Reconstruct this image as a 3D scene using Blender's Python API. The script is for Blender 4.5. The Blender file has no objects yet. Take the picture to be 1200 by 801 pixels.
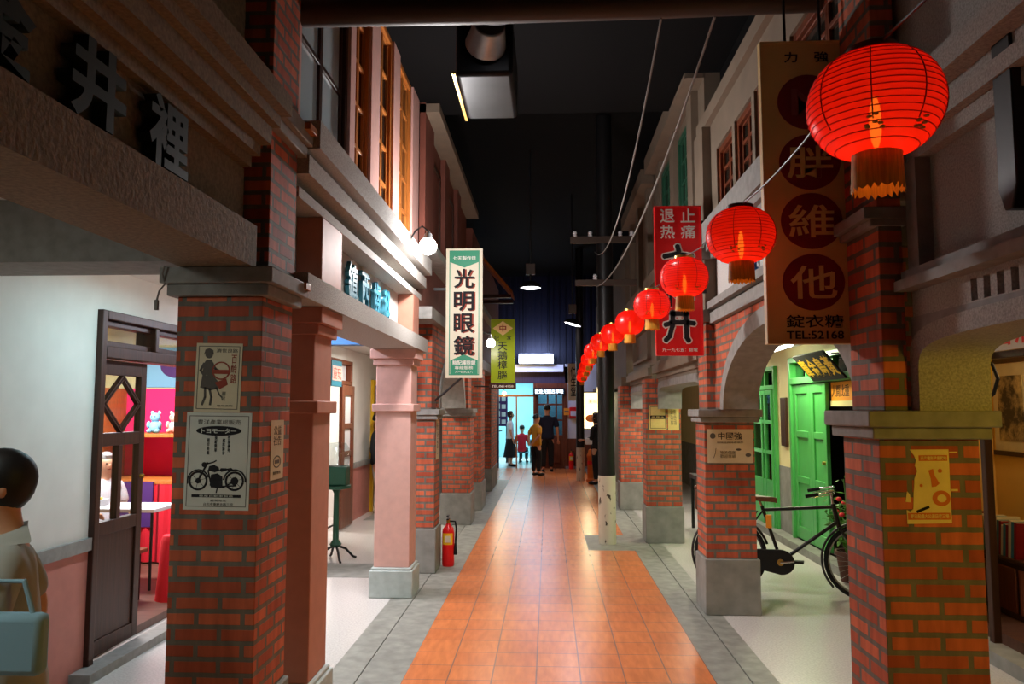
import bpy, bmesh, math, random
from mathutils import Vector, Matrix, Euler
from mathutils.bvhtree import BVHTree
random.seed(7)
S = bpy.context.scene
COL = S.collection
PI = math.pi
# ------------------------------------------------------------------ camera
F = 915.0                                   # focal length in pixels of a 1200 x 801 frame
HC = 1.72
cd = bpy.data.cameras.new('camera'); cam = bpy.data.objects.new('camera', cd); COL.objects.link(cam)
cd.sensor_fit = 'HORIZONTAL'; cd.sensor_width = 36.0; cd.lens = 36.0 * F / 1200.0
cd.clip_start = 0.05; cd.clip_end = 100
PITCH = math.atan(77.5 / F); YAW = math.atan(42 / F * math.cos(PITCH))
cam.location = (0, 0, HC); cam.rotation_euler = (PI / 2 + PITCH, 0, YAW)
S.camera = cam
# ------------------------------------------------------------------ world, exposure
w = bpy.data.worlds.new('world'); S.world = w; w.use_nodes = True
w.node_tree.nodes['Background'].inputs[0].default_value = (0.62, 0.68, 0.8, 1)
w.node_tree.nodes['Background'].inputs[1].default_value = 0.006
S.view_settings.view_transform = 'Standard'; S.view_settings.look = 'None'
S.view_settings.gamma = 1.0; S.view_settings.use_curve_mapping = False
S.view_settings.exposure = 0.0
S.cycles.use_denoising = True
S.cycles.max_bounces = 7; S.cycles.diffuse_bounces = 4; S.cycles.glossy_bounces = 3
S.cycles.transmission_bounces = 4; S.cycles.transparent_max_bounces = 8
S.cycles.sample_clamp_indirect = 4.0
S.cycles.caustics_reflective = False; S.cycles.caustics_refractive = False

def lamp(name, kind, loc, power, color=(1, 1, 1), size=0.1, aim=None, spot=None, blend=0.5, sy=None):
    d = bpy.data.lights.new(name, kind); d.energy = power; d.color = color
    if kind == 'AREA':
        d.size = size
        if sy: d.shape = 'RECTANGLE'; d.size_y = sy
    else:
        d.shadow_soft_size = size
    if kind == 'SPOT': d.spot_size = math.radians(spot); d.spot_blend = blend
    o = bpy.data.objects.new(name, d); COL.objects.link(o); o.location = loc
    if aim: o.rotation_euler = (Vector(aim) - Vector(loc)).to_track_quat('-Z', 'Y').to_euler()
    return o
# lamps; shop and room lights, farthest disc and sign wash have no fixture
COOL = (1.0, 0.97, 0.94); WARM = (1.0, 0.78, 0.48); TUBE = (0.86, 1.0, 0.98)
lamp('facade_globe_light', 'POINT', (-0.93, 6.55, 3.06), 190, (1.0, 0.96, 0.95), 0.10)
lamp('far_globe_light', 'POINT', (-0.90, 11.65, 2.64), 10, (1.0, 0.9, 0.75), 0.08)
lamp('ceiling_disc_light', 'SPOT', (-0.30, 4.42, 4.03), 400, (1.0, 0.93, 0.88), 0.15, (0.05, 5.6, 0), 100, 0.9)
lamp('ceiling_disc_light', 'SPOT', (-0.25, 11.5, 3.44), 110, (1.0, 0.88, 0.8), 0.12, (-0.1, 11.3, 0), 140, 0.8)
lamp('ceiling_disc_light', 'SPOT', (0.45, 14.0, 3.18), 100, (0.9, 0.88, 1.0), 0.12, (-0.5, 13.0, 0), 140, 0.8)
lamp('ceiling_disc_light', 'SPOT', (0.0, 18.5, 4.0), 120, (1.0, 0.86, 0.85), 0.12, (0, 18.5, 0), 140, 0.8)  # no disc lamp is modelled at this spot
lamp('arcade_tube_light', 'AREA', (-2.25, 5.0, 2.58), 16, (0.50, 0.90, 1.0), 0.12, (-2.25, 5.0, 0), sy=1.1)
lamp('arcade_tube_light', 'AREA', (-2.2, 6.95, 2.58), 30, (0.86, 0.86, 1.0), 0.12, (-2.2, 6.9, 0), sy=1.1)
lamp('arcade_tube_light', 'AREA', (-2.25, 10.9, 2.50), 45, (1.0, 0.94, 0.84), 0.12, (-2.25, 11.0, 0), sy=1.1)
lamp('arcade_tube_light', 'AREA', (2.72, 9.4, 2.40), 42, (0.96, 1.0, 0.62), 0.12, (2.6, 9.2, 0), sy=1.1)
lamp('arcade_tube_light', 'AREA', (2.35, 12.0, 2.42), 45, (1.0, 0.92, 0.7), 0.12, (2.35, 12.0, 0), sy=1.1)
lamp('arcade_warm_light', 'POINT', (2.15, 0.9, 2.05), 48, (1.0, 0.64, 0.05), 0.10)
lamp('door_room_light', 'POINT', (0.1, 23.5, 2.2), 14, (0.7, 0.9, 1.0), 0.15)
lamp('arcade_tube_light', 'AREA', (-2.3, 1.4, 2.58), 16, (0.9, 1.0, 0.92), 0.12, (-2.2, 1.6, 0), sy=1.1)  # added unseen tube, lights the walker and left pillar front
lamp('shop_light', 'AREA', (-4.4, 7.4, 2.62), 170, (1.0, 0.93, 0.95), 1.2, (-4.4, 7.4, 0), sy=0.3)
lamp('shop_light', 'AREA', (-4.6, 11.6, 2.5), 90, (1.0, 0.95, 0.9), 1.2, (-4.6, 11.6, 0), sy=0.3)
lamp('shop_light', 'AREA', (-4.2, 14.6, 2.5), 60, (1.0, 0.85, 0.5), 1.0, (-4.2, 14.6, 0), sy=0.3)
lamp('shop_light', 'POINT', (3.6, 5.6, 2.2), 14, (1.0, 0.75, 0.40), 0.1)
lamp('end_room_light', 'AREA', (-1.3, 25.6, 3.2), 260, (0.80, 0.93, 1.0), 2.0, (-1.3, 25.2, 0), sy=2.0)
lamp('end_porch_light', 'POINT', (-1.35, 22.0, 2.45), 30, (1.0, 0.82, 0.5), 0.08)
lamp('end_sign_wash', 'AREA', (-0.33, 21.6, 3.3), 40, (0.40, 0.50, 1.0), 1.0, (-0.33, 22.9, 3.1), sy=0.3)  # unseen lamp added before the light box to tint box and wall blue
lamp('end_poster_light', 'AREA', (1.12, 20.9, 1.9), 30, (1.0, 0.85, 0.5), 0.5, (1.1, 19, 1.0), sy=0.8)

# ------------------------------------------------------------------ materials
def nt(name):
    m = bpy.data.materials.new(name); m.use_nodes = True
    return m, m.node_tree, m.node_tree.nodes, m.node_tree.links, m.node_tree.nodes['Principled BSDF']
def c4(c): return (c[0], c[1], c[2], 1)
def sr(r, g, b):
    f = lambda v: v / 12.92 if v <= 0.04045 else ((v + 0.055) / 1.055) ** 2.4
    return (f(r / 255), f(g / 255), f(b / 255))
def mat(name, col, rough=0.6, metal=0.0, noise=0.0, scale=20, bump=0.0, emit=None, estr=1.0, spec=0.4, stretch=None, col2=None):
    m, t, N, L, b = nt(name)
    b.inputs['Base Color'].default_value = c4(col); b.inputs['Roughness'].default_value = rough
    b.inputs['Metallic'].default_value = metal; b.inputs['Specular IOR Level'].default_value = spec
    if noise or bump:
        tc = N.new('ShaderNodeTexCoord'); nz = N.new('ShaderNodeTexNoise'); nz.inputs['Scale'].default_value = scale
        nz.inputs['Detail'].default_value = 6
        src = tc.outputs['Object']
        if stretch:
            mp = N.new('ShaderNodeMapping'); mp.inputs['Scale'].default_value = stretch
            L.new(src, mp.inputs['Vector']); src = mp.outputs['Vector']
        L.new(src, nz.inputs['Vector'])
        if noise:
            rp = N.new('ShaderNodeValToRGB'); L.new(nz.outputs['Fac'], rp.inputs['Fac'])
            lo = col2 if col2 else tuple(v * (1 - noise) for v in col)
            rp.color_ramp.elements[0].position = 0.32; rp.color_ramp.elements[1].position = 0.68
            rp.color_ramp.elements[0].color = c4(lo); rp.color_ramp.elements[1].color = c4(tuple(min(1, v * (1 + noise * 0.5)) for v in col))
            L.new(rp.outputs['Color'], b.inputs['Base Color'])
        if bump:
            bp = N.new('ShaderNodeBump'); bp.inputs['Strength'].default_value = bump; bp.inputs['Distance'].default_value = 0.01
            L.new(nz.outputs['Fac'], bp.inputs['Height']); L.new(bp.outputs['Normal'], b.inputs['Normal'])
    if emit:
        b.inputs['Emission Color'].default_value = c4(emit); b.inputs['Emission Strength'].default_value = estr
    return m
def brick_mat(name, c1, c2, mortar, bw, rh, ms, rough=0.75, bump=0.6, offset=0.5, squash=1.0, tint=0.25, shift=None):
    m, t, N, L, b = nt(name)
    uv = N.new('ShaderNodeUVMap'); br = N.new('ShaderNodeTexBrick')
    br.offset = offset; br.squash = squash
    br.inputs['Scale'].default_value = 1.0; br.inputs['Brick Width'].default_value = bw; br.inputs['Row Height'].default_value = rh
    br.inputs['Mortar Size'].default_value = ms; br.inputs['Mortar Smooth'].default_value = 0.15; br.inputs['Bias'].default_value = 0.0
    br.inputs['Color1'].default_value = c4(c1); br.inputs['Color2'].default_value = c4(c2); br.inputs['Mortar'].default_value = c4(mortar)
    nz = N.new('ShaderNodeTexNoise'); nz.inputs['Scale'].default_value = 14; nz.inputs['Detail'].default_value = 5
    L.new(uv.outputs['UV'], nz.inputs['Vector'])
    # slight wobble of the joints
    mxv = N.new('ShaderNodeVectorMath'); mxv.operation = 'SCALE'; mxv.inputs['Scale'].default_value = ms * 0.45
    sub = N.new('ShaderNodeVectorMath'); sub.operation = 'SUBTRACT'; sub.inputs[1].default_value = (0.5, 0.5, 0.5)
    add = N.new('ShaderNodeVectorMath'); add.operation = 'ADD'
    L.new(nz.outputs['Color'], sub.inputs[0]); L.new(sub.outputs[0], mxv.inputs[0]); L.new(uv.outputs['UV'], add.inputs[0]); L.new(mxv.outputs[0], add.inputs[1])
    L.new(add.outputs[0], br.inputs['Vector'])
    if shift:
        sf = N.new('ShaderNodeVectorMath'); sf.operation = 'ADD'; sf.inputs[1].default_value = shift
        L.new(add.outputs[0], sf.inputs[0]); L.new(sf.outputs[0], br.inputs['Vector'])
    n2 = N.new('ShaderNodeTexNoise'); n2.inputs['Scale'].default_value = 4.5; n2.inputs['Detail'].default_value = 4
    mp = N.new('ShaderNodeMapping'); mp.inputs['Scale'].default_value = (5, 1, 1)
    L.new(uv.outputs['UV'], mp.inputs['Vector']); L.new(mp.outputs['Vector'], n2.inputs['Vector'])
    mul = N.new('ShaderNodeMix'); mul.data_type = 'RGBA'; mul.blend_type = 'MULTIPLY'; mul.inputs['Factor'].default_value = 1.0
    rp = N.new('ShaderNodeValToRGB'); rp.color_ramp.elements[0].position = 0.3; rp.color_ramp.elements[1].position = 0.7
    rp.color_ramp.elements[0].color = c4((1 - tint,) * 3); rp.color_ramp.elements[1].color = (1.15, 1.15, 1.15, 1)
    L.new(n2.outputs['Fac'], rp.inputs['Fac']); L.new(br.outputs['Color'], mul.inputs['A']); L.new(rp.outputs['Color'], mul.inputs['B'])
    L.new(mul.outputs['Result'], b.inputs['Base Color']); b.inputs['Roughness'].default_value = rough
    bp = N.new('ShaderNodeBump'); bp.inputs['Strength'].default_value = bump; bp.inputs['Distance'].default_value = 0.006; bp.invert = True
    L.new(br.outputs['Fac'], bp.inputs['Height']); L.new(bp.outputs['Normal'], b.inputs['Normal'])
    b.inputs['Specular IOR Level'].default_value = 0.3
    return m
M = {}
M['brick'] = brick_mat('brick', sr(208, 108, 74), sr(160, 72, 50), sr(112, 104, 94), 0.2, 0.066, 0.011)
M['tile'] = brick_mat('street_tile', sr(208, 122, 70), sr(198, 112, 64), sr(136, 98, 80), 0.2836, 0.2836, 0.0048, rough=0.27, bump=0.25, offset=0.0, tint=0.14, shift=(0.93 + 0.002, 0, 0))
M['tile'].node_tree.nodes['Principled BSDF'].inputs['Specular IOR Level'].default_value = 0.65
M['curb'] = mat('curb_stone', sr(140, 140, 132), 0.55, noise=0.28, scale=9, bump=0.12)
M['curb_line'] = mat('curb_joint', sr(70, 66, 60), 0.8)
M['terrazzo'] = mat('terrazzo', sr(205, 200, 196), 0.22, noise=0.16, scale=70, spec=0.5)
M['stone'] = mat('grey_stone', sr(140, 138, 134), 0.75, noise=0.18, scale=16, bump=0.2)
M['rough'] = mat('washed_stone', sr(168, 164, 158), 0.85, noise=0.3, scale=120, bump=0.4)
M['concrete'] = mat('concrete_base', sr(134, 134, 128), 0.8, noise=0.22, scale=7, bump=0.15)
M['white'] = mat('white_plaster', sr(222, 220, 214), 0.7, noise=0.05, scale=5, bump=0.05)
M['panel'] = mat('pebble_plaster', sr(205, 200, 195), 0.85, noise=0.12, scale=90, bump=0.3)
M['cream'] = mat('cream_wall', sr(226, 214, 160), 0.65, noise=0.05, scale=4)
M['pink'] = mat('pink_plaster', sr(214, 168, 158), 0.6, noise=0.08, scale=12, bump=0.08)
M['brown_pink'] = mat('rose_plaster', sr(180, 120, 100), 0.6, noise=0.08, scale=12, bump=0.08)
M['dado'] = mat('pink_dado', sr(188, 120, 108), 0.6, noise=0.1, scale=8)
M['black'] = mat('black_ceiling', sr(13, 13, 14), 0.9, spec=0.1)
M['blacksheet'] = mat('black_ribbed_sheet', sr(26, 28, 40), 0.45)
M['dim_rough'] = mat('dimmed_washed_stone', sr(128, 114, 94), 0.85, noise=0.3, scale=60, bump=0.3)  # copy of the washed stone, colour darkened for the dimly lit front house
M['pale_stone'] = mat('pale_stone', sr(176, 186, 184), 0.7, noise=0.12, scale=14, bump=0.1)
M['dark_wood'] = mat('dark_wood', sr(60, 32, 20), 0.45, noise=0.35, scale=6, stretch=(8, 8, 0.6), bump=0.1)
M['wood'] = mat('orange_wood', sr(176, 104, 44), 0.45, noise=0.3, scale=6, stretch=(8, 8, 0.6), bump=0.1)
M['door_wood'] = mat('red_brown_wood', sr(112, 56, 32), 0.4, noise=0.3, scale=5, stretch=(8, 8, 0.6), bump=0.1)
M['green'] = mat('green_paint', sr(74, 166, 84), 0.35, noise=0.08, scale=6)
M['glass'] = mat('window_glass', sr(176, 190, 196), 0.08, spec=0.6)
M['dark_glass'] = mat('dark_glass', sr(40, 36, 30), 0.08, spec=0.6)
M['metal'] = mat('galvanised_metal', sr(150, 150, 150), 0.38, metal=0.9, noise=0.2, scale=8)
M['chrome'] = mat('chrome', sr(210, 210, 210), 0.15, metal=1.0)
M['brass'] = mat('brass', sr(200, 160, 80), 0.3, metal=0.9)
M['iron'] = mat('black_iron', sr(20, 20, 21), 0.45)
M['rubber'] = mat('black_rubber', sr(16, 16, 17), 0.75)
M['cable'] = mat('grey_cable', sr(120, 116, 110), 0.6)
M['pipe'] = mat('brown_pipe', sr(62, 48, 38), 0.5)
M['bulb'] = mat('lit_bulb', (1, 1, 1), 0.3, emit=(1.0, 0.97, 0.94), estr=14)
M['tube'] = mat('lit_tube', (1, 1, 1), 0.3, emit=(1.0, 1.0, 0.92), estr=9)
M['disc'] = mat('lit_disc', (1, 1, 1), 0.3, emit=(0.95, 0.97, 1.0), estr=6)
M['paper'] = mat('aged_paper', sr(214, 202, 172), 0.8, noise=0.08, scale=10)
M['paper2'] = mat('pale_paper', sr(206, 208, 200), 0.8, noise=0.06, scale=10)
M['paper_yellow'] = mat('yellowed_paper', sr(232, 208, 130), 0.8, noise=0.12, scale=9)
M['ink'] = mat('black_ink', sr(26, 24, 28), 0.8)
M['ink_grey'] = mat('grey_ink', sr(92, 86, 80), 0.8)
M['ink_red'] = mat('red_ink', sr(150, 66, 50), 0.8)
M['ink_orange'] = mat('orange_ink', sr(206, 108, 40), 0.8)
M['red'] = mat('red_enamel', sr(226, 26, 30), 0.35)
M['dark_red'] = mat('dark_red_enamel', sr(128, 14, 24), 0.5)
M['sign_cream'] = mat('cream_enamel', sr(232, 198, 132), 0.5, noise=0.1, scale=4)
M['sign_white'] = mat('white_enamel', sr(222, 214, 190), 0.5, noise=0.05, scale=4)
M['white_paint'] = mat('white_letter_paint', sr(230, 226, 218), 0.5)
M['sign_green'] = mat('green_enamel', sr(40, 140, 104), 0.4)
M['olive'] = mat('lime_enamel', sr(138, 158, 34), 0.25)
M['yellow'] = mat('yellow_paint', sr(236, 190, 30), 0.5)
M['teal'] = mat('teal_paint', sr(50, 120, 140), 0.5)
M['blue'] = mat('blue_paint', sr(44, 110, 170), 0.5)
M['letter_dark'] = mat('dark_green_letters', sr(30, 40, 34), 0.5)
M['orange'] = mat('orange_banner', sr(236, 150, 40), 0.6)
M['skin'] = mat('skin', sr(206, 150, 118), 0.5)
M['hair'] = mat('black_hair', sr(22, 18, 17), 0.5)
M['grey_hair'] = mat('grey_hair', sr(150, 150, 150), 0.6)
M['cloth_black'] = mat('black_cloth', sr(22, 22, 26), 0.85)
M['cloth_navy'] = mat('navy_cloth', sr(28, 32, 56), 0.85)
M['cloth_grey'] = mat('grey_cloth', sr(160, 158, 150), 0.85)
M['cloth_white'] = mat('white_cloth', sr(226, 222, 226), 0.85)
M['cloth_yellow'] = mat('mustard_cloth', sr(208, 150, 46), 0.85)
M['cloth_red'] = mat('red_cloth', sr(206, 24, 44), 0.8)
M['cloth_pink'] = mat('magenta_cloth', sr(226, 30, 96), 0.8)
M['hem_blue'] = mat('grey_blue_cloth', sr(132, 164, 178), 0.8)
M['dark_green'] = mat('dark_green_iron', sr(36, 84, 62), 0.5)
M['cloth_blue'] = mat('pale_blue_cloth', sr(120, 176, 204), 0.8)
M['purple'] = mat('purple_board', sr(70, 36, 100), 0.6)
M['leather'] = mat('brown_leather', sr(96, 58, 38), 0.5)
M['leaf'] = mat('leaf', sr(86, 140, 46), 0.5, noise=0.3, scale=30)
M['petal'] = mat('red_petal', sr(220, 40, 50), 0.6)
M['terracotta'] = mat('terracotta', sr(84, 52, 40), 0.8)
M['laminate'] = mat('white_laminate', sr(220, 222, 226), 0.35)
M['led'] = mat('led_text', (0.02, 0.02, 0.02), 0.4, emit=(0.7, 0.85, 1.0), estr=4)
M['lightbox'] = mat('lit_sign_face', (1, 1, 1), 0.4, emit=(0.72, 0.84, 1.0), estr=14)
M['posterbox'] = mat('lit_poster_face', (1, .9, .7), 0.4, emit=(1.0, 0.82, 0.42), estr=2.2)
def lantern_mat():
    m, t, N, L, b = nt('red_lantern_paper')
    N.remove(b); out = N['Material Output']
    d = N.new('ShaderNodeBsdfDiffuse'); d.inputs['Color'].default_value = c4((0.80, 0.012, 0.01))
    tl = N.new('ShaderNodeBsdfTranslucent'); tl.inputs['Color'].default_value = c4((0.95, 0.03, 0.012))
    tp = N.new('ShaderNodeBsdfTransparent'); tp.inputs['Color'].default_value = c4((1.0, 0.42, 0.08))
    gl = N.new('ShaderNodeBsdfGlossy'); gl.inputs['Roughness'].default_value = 0.3
    a = N.new('ShaderNodeMixShader'); a.inputs[0].default_value = 0.6
    bb = N.new('ShaderNodeMixShader'); bb.inputs[0].default_value = 0.06
    c = N.new('ShaderNodeMixShader'); c.inputs[0].default_value = 0.04
    L.new(d.outputs[0], a.inputs[1]); L.new(tl.outputs[0], a.inputs[2]); L.new(a.outputs[0], bb.inputs[1]); L.new(tp.outputs[0], bb.inputs[2])
    L.new(bb.outputs[0], c.inputs[1]); L.new(gl.outputs[0], c.inputs[2]); L.new(c.outputs[0], out.inputs['Surface'])
    return m
M['lantern'] = lantern_mat()
M['lantern_bulb'] = mat('lantern_bulb', (1, 1, 1), 0.3, emit=(1.0, 0.70, 0.22), estr=8)
M['tassel'] = mat('gold_fringe', sr(214, 150, 40), 0.7, noise=0.3, scale=30, stretch=(6, 6, 0.4))
M['gold'] = mat('gold_print', sr(180, 120, 40), 0.5)
def clear_glass():
    m, t, N, L, b = nt('clear_pane'); N.remove(b); out = N['Material Output']
    tp = N.new('ShaderNodeBsdfTransparent'); tp.inputs[0].default_value = c4((0.86, 0.9, 0.9))
    gl = N.new('ShaderNodeBsdfGlossy'); gl.inputs['Roughness'].default_value = 0.05
    mx = N.new('ShaderNodeMixShader'); mx.inputs[0].default_value = 0.12
    L.new(tp.outputs[0], mx.inputs[1]); L.new(gl.outputs[0], mx.inputs[2]); L.new(mx.outputs[0], out.inputs[0]); return m
M['pane'] = clear_glass()
def chipped():
    m, t, N, L, b = nt('chipped_white_paint')
    tc = N.new('ShaderNodeTexCoord'); nz = N.new('ShaderNodeTexNoise'); nz.inputs['Scale'].default_value = 14; nz.inputs['Detail'].default_value = 5
    mp = N.new('ShaderNodeMapping'); mp.inputs['Scale'].default_value = (1.6, 1.6, 0.6)
    rp = N.new('ShaderNodeValToRGB'); e = rp.color_ramp.elements
    e[0].position = 0.34; e[0].color = c4(sr(60, 50, 40)); e[1].position = 0.38; e[1].color = c4(sr(205, 200, 180))
    L.new(tc.outputs['Object'], mp.inputs[0]); L.new(mp.outputs[0], nz.inputs['Vector']); L.new(nz.outputs['Fac'], rp.inputs[0]); L.new(rp.outputs[0], b.inputs['Base Color'])
    b.inputs['Roughness'].default_value = 0.8; return m
M['chipped'] = chipped()
def scroll_mat():
    m, t, N, L, b = nt('ink_wash_landscape')
    tc = N.new('ShaderNodeTexCoord'); nz = N.new('ShaderNodeTexNoise'); nz.inputs['Scale'].default_value = 3.2; nz.inputs['Detail'].default_value = 9; nz.inputs['Roughness'].default_value = 0.7
    rp = N.new('ShaderNodeValToRGB'); e = rp.color_ramp.elements
    e[0].position = 0.42; e[0].color = c4(sr(70, 60, 46)); e[1].position = 0.58; e[1].color = c4(sr(206, 180, 128))
    L.new(tc.outputs['Object'], nz.inputs['Vector']); L.new(nz.outputs['Fac'], rp.inputs[0]); L.new(rp.outputs[0], b.inputs['Base Color'])
    b.inputs['Roughness'].default_value = 0.8; return m
M['scroll'] = scroll_mat()
# ------------------------------------------------------------------ helpers
RC = Euler((PI / 2 + PITCH, 0, YAW)).to_matrix()
def ray(px, py): return RC @ Vector(((px - 600) / F, -(py - 400.5) / F, -1.0))
def onX(px, py, v): d = ray(px, py); return Vector((0, 0, HC)) + d * (v / d.x)
def onY(px, py, v): d = ray(px, py); return Vector((0, 0, HC)) + d * (v / d.y)
def onZ(px, py, v): d = ray(px, py); return Vector((0, 0, HC)) + d * ((v - HC) / d.z)
def frame(o, xd, yd):
    x = Vector(xd).normalized(); y = Vector(yd); z = x.cross(y).normalized(); y = z.cross(x)
    return Matrix(((x.x, y.x, z.x, o[0]), (x.y, y.y, z.y, o[1]), (x.z, y.z, z.z, o[2]), (0, 0, 0, 1)))
def fS(o): return frame(o, (1, 0, 0), (0, 0, 1))        # faces the street's near end (-Y)
def fE(o): return frame(o, (0, 1, 0), (0, 0, 1))        # on the left side, faces +X
def fW(o): return frame(o, (0, -1, 0), (0, 0, 1))       # on the right side, faces -X
class MB:
    def __init__(s): s.bm = bmesh.new()
    def box(s, x0, x1, y0, y1, z0, z1, m=None):
        vs = [Vector((x, y, z)) for x in (x0, x1) for y in (y0, y1) for z in (z0, z1)]
        if m: vs = [m @ v for v in vs]
        v = [s.bm.verts.new(p) for p in vs]
        for f in ((0, 1, 3, 2), (4, 6, 7, 5), (0, 4, 5, 1), (2, 3, 7, 6), (0, 2, 6, 4), (1, 5, 7, 3)): s.bm.faces.new([v[i] for i in f])
        return s
    def cyl(s, p, q, r, r2=None, n=14, caps=True):
        p, q = Vector(p), Vector(q); r2 = r if r2 is None else r2
        d = (q - p).normalized(); a = d.orthogonal().normalized(); b = d.cross(a)
        A, B = [], []
        for i in range(n):
            t = 2 * PI * i / n; u = a * math.cos(t) + b * math.sin(t)
            A.append(s.bm.verts.new(p + u * r)); B.append(s.bm.verts.new(q + u * r2))
        for i in range(n): s.bm.faces.new((A[i], A[(i + 1) % n], B[(i + 1) % n], B[i]))
        if caps: s.bm.faces.new(A[::-1]); s.bm.faces.new(B)
        return s
    def tube(s, pts, r, n=8, closed=False):
        P = [Vector(p) for p in pts]; rings = []; N = len(P); ref = None
        for i, p in enumerate(P):
            if closed: d = P[(i + 1) % N] - P[i - 1]
            else: d = P[min(i + 1, N - 1)] - P[max(i - 1, 0)]
            d.normalize()
            if ref is None: ref = d.orthogonal().normalized()
            a = (ref - d * ref.dot(d)); a = a.normalized() if a.length > 1e-6 else d.orthogonal().normalized(); ref = a
            b = d.cross(a); rr = r[i] if isinstance(r, (list, tuple)) else r
            rings.append([s.bm.verts.new(p + (a * math.cos(2 * PI * k / n) + b * math.sin(2 * PI * k / n)) * rr) for k in range(n)])
        for i in range(N if closed else N - 1):
            A, B = rings[i], rings[(i + 1) % N]
            for k in range(n): s.bm.faces.new((A[k], A[(k + 1) % n], B[(k + 1) % n], B[k]))
        if not closed: s.bm.faces.new(rings[0][::-1]); s.bm.faces.new(rings[-1])
        return s
    def lathe(s, c, prof, n=24, sx=1, sy=1, m=None):
        rings = []
        for r, z in prof:
            ring = []
            for k in range(n):
                v = Vector((r * math.cos(2 * PI * k / n) * sx, r * math.sin(2 * PI * k / n) * sy, z))
                v = (m @ v) if m else v + Vector(c)
                ring.append(s.bm.verts.new(v))
            rings.append(ring)
        for A, B in zip(rings, rings[1:]):
            for k in range(n): s.bm.faces.new((A[k], A[(k + 1) % n], B[(k + 1) % n], B[k]))
        if prof[0][0] > 1e-4: s.bm.faces.new(rings[0][::-1])
        if prof[-1][0] > 1e-4: s.bm.faces.new(rings[-1])
        return s
    def ball(s, c, rx, ry=None, rz=None, n=16, k=10, m=None):
        ry = rx if ry is None else ry; rz = rx if rz is None else rz
        prof = [(max(1e-5, math.sin(PI * i / k)), -math.cos(PI * i / k)) for i in range(k + 1)]
        mm = (m or Matrix.Identity(4)) @ Matrix.Translation(c) @ Matrix.Diagonal((rx, ry, rz, 1))
        return s.lathe(c, prof, n, m=mm)
    def poly(s, m, pts, t0, t1):
        """polygon in the XY plane of frame m, extruded from t0 to t1 along the frame's normal"""
        A = [s.bm.verts.new(m @ Vector((p[0], p[1], t0))) for p in pts]; B = [s.bm.verts.new(m @ Vector((p[0], p[1], t1))) for p in pts]
        n = len(pts); s.bm.faces.new(A[::-1]); s.bm.faces.new(B)
        for i in range(n): s.bm.faces.new((A[i], A[(i + 1) % n], B[(i + 1) % n], B[i]))
        return s
    def rect(s, m, x0, x1, y0, y1, t0, t1): return s.box(x0, x1, y0, y1, t0, t1, m)
    def band(s, m, outer, inner, t0, t1, closed=True):
        """strip between two outlines with the same count of points"""
        n = len(outer)
        V = [[s.bm.verts.new(m @ Vector((p[0], p[1], t))) for p in o] for o in (outer, inner) for t in (t0, t1)]
        oa, ob, ia, ib = V
        for i in range(n if closed else n - 1):
            j = (i + 1) % n
            for q in ((ob[i], ob[j], ib[j], ib[i]), (oa[i], ia[i], ia[j], oa[j]), (oa[i], oa[j], ob[j], ob[i]), (ia[i], ib[i], ib[j], ia[j])): s.bm.faces.new(q)
        if not closed:
            s.bm.faces.new((oa[0], ob[0], ib[0], ia[0])); s.bm.faces.new((oa[-1], ia[-1], ib[-1], ob[-1]))
        return s
    def disc(s, m, cx, cy, r, t0, t1, n=28, ry=None):
        ry = r if ry is None else ry
        return s.poly(m, [(cx + r * math.cos(2 * PI * k / n), cy + ry * math.sin(2 * PI * k / n)) for k in range(n)], t0, t1)
    def stroke(s, m, pts, wd, t0, t1):
        for a, b in zip(pts, pts[1:]):
            a, b = Vector(a), Vector(b); d = b - a
            if d.length < 1e-6: continue
            d.normalize(); n = Vector((-d.y, d.x)) * wd / 2; e = d * wd * 0.3
            s.poly(m, [a - e - n, b + e - n, b + e + n, a - e + n], t0, t1)
        return s
    def build(s, name, material, parent=None, bevel=0, angle=38, tagd=None, sub=0, base='bottom'):
        bm = s.bm
        bmesh.ops.recalc_face_normals(bm, faces=bm.faces)
        uv = bm.loops.layers.uv.new('UVMap'); bm.normal_update()
        for f in bm.faces:
            n = f.normal; ax, ay, az = abs(n.x), abs(n.y), abs(n.z)
            for l in f.loops:
                p = l.vert.co
                l[uv].uv = (p.x, p.y) if az >= ax and az >= ay else ((p.y, p.z) if ax >= ay else (p.x, p.z))
        if parent is not None: org = parent_world(parent)
        else:
            xs = [v.co for v in bm.verts]
            lo = Vector((min(v.x for v in xs), min(v.y for v in xs), min(v.z for v in xs))); hi = Vector((max(v.x for v in xs), max(v.y for v in xs), max(v.z for v in xs)))
            org = Vector(((lo.x + hi.x) / 2, (lo.y + hi.y) / 2, lo.z))
        for v in bm.verts: v.co -= org
        me = bpy.data.meshes.new(name); bm.to_mesh(me); bm.free()
        for p in me.polygons: p.use_smooth = True
        me.set_sharp_from_angle(angle=math.radians(angle))
        if isinstance(material, str): material = M[material]
        me.materials.append(material)
        o = bpy.data.objects.new(name, me); COL.objects.link(o)
        if parent is not None: o.parent = parent
        else: o.location = org
        if bevel:
            b = o.modifiers.new('bevel', 'BEVEL'); b.width = bevel; b.segments = 2; b.limit_method = 'ANGLE'; b.angle_limit = math.radians(40)
        if sub:
            q = o.modifiers.new('sub', 'SUBSURF'); q.levels = sub; q.render_levels = sub
        return o
def parent_world(p):
    v = Vector((0, 0, 0))
    while p is not None: v += p.location; p = p.parent
    return v
LABELS = {}
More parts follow.
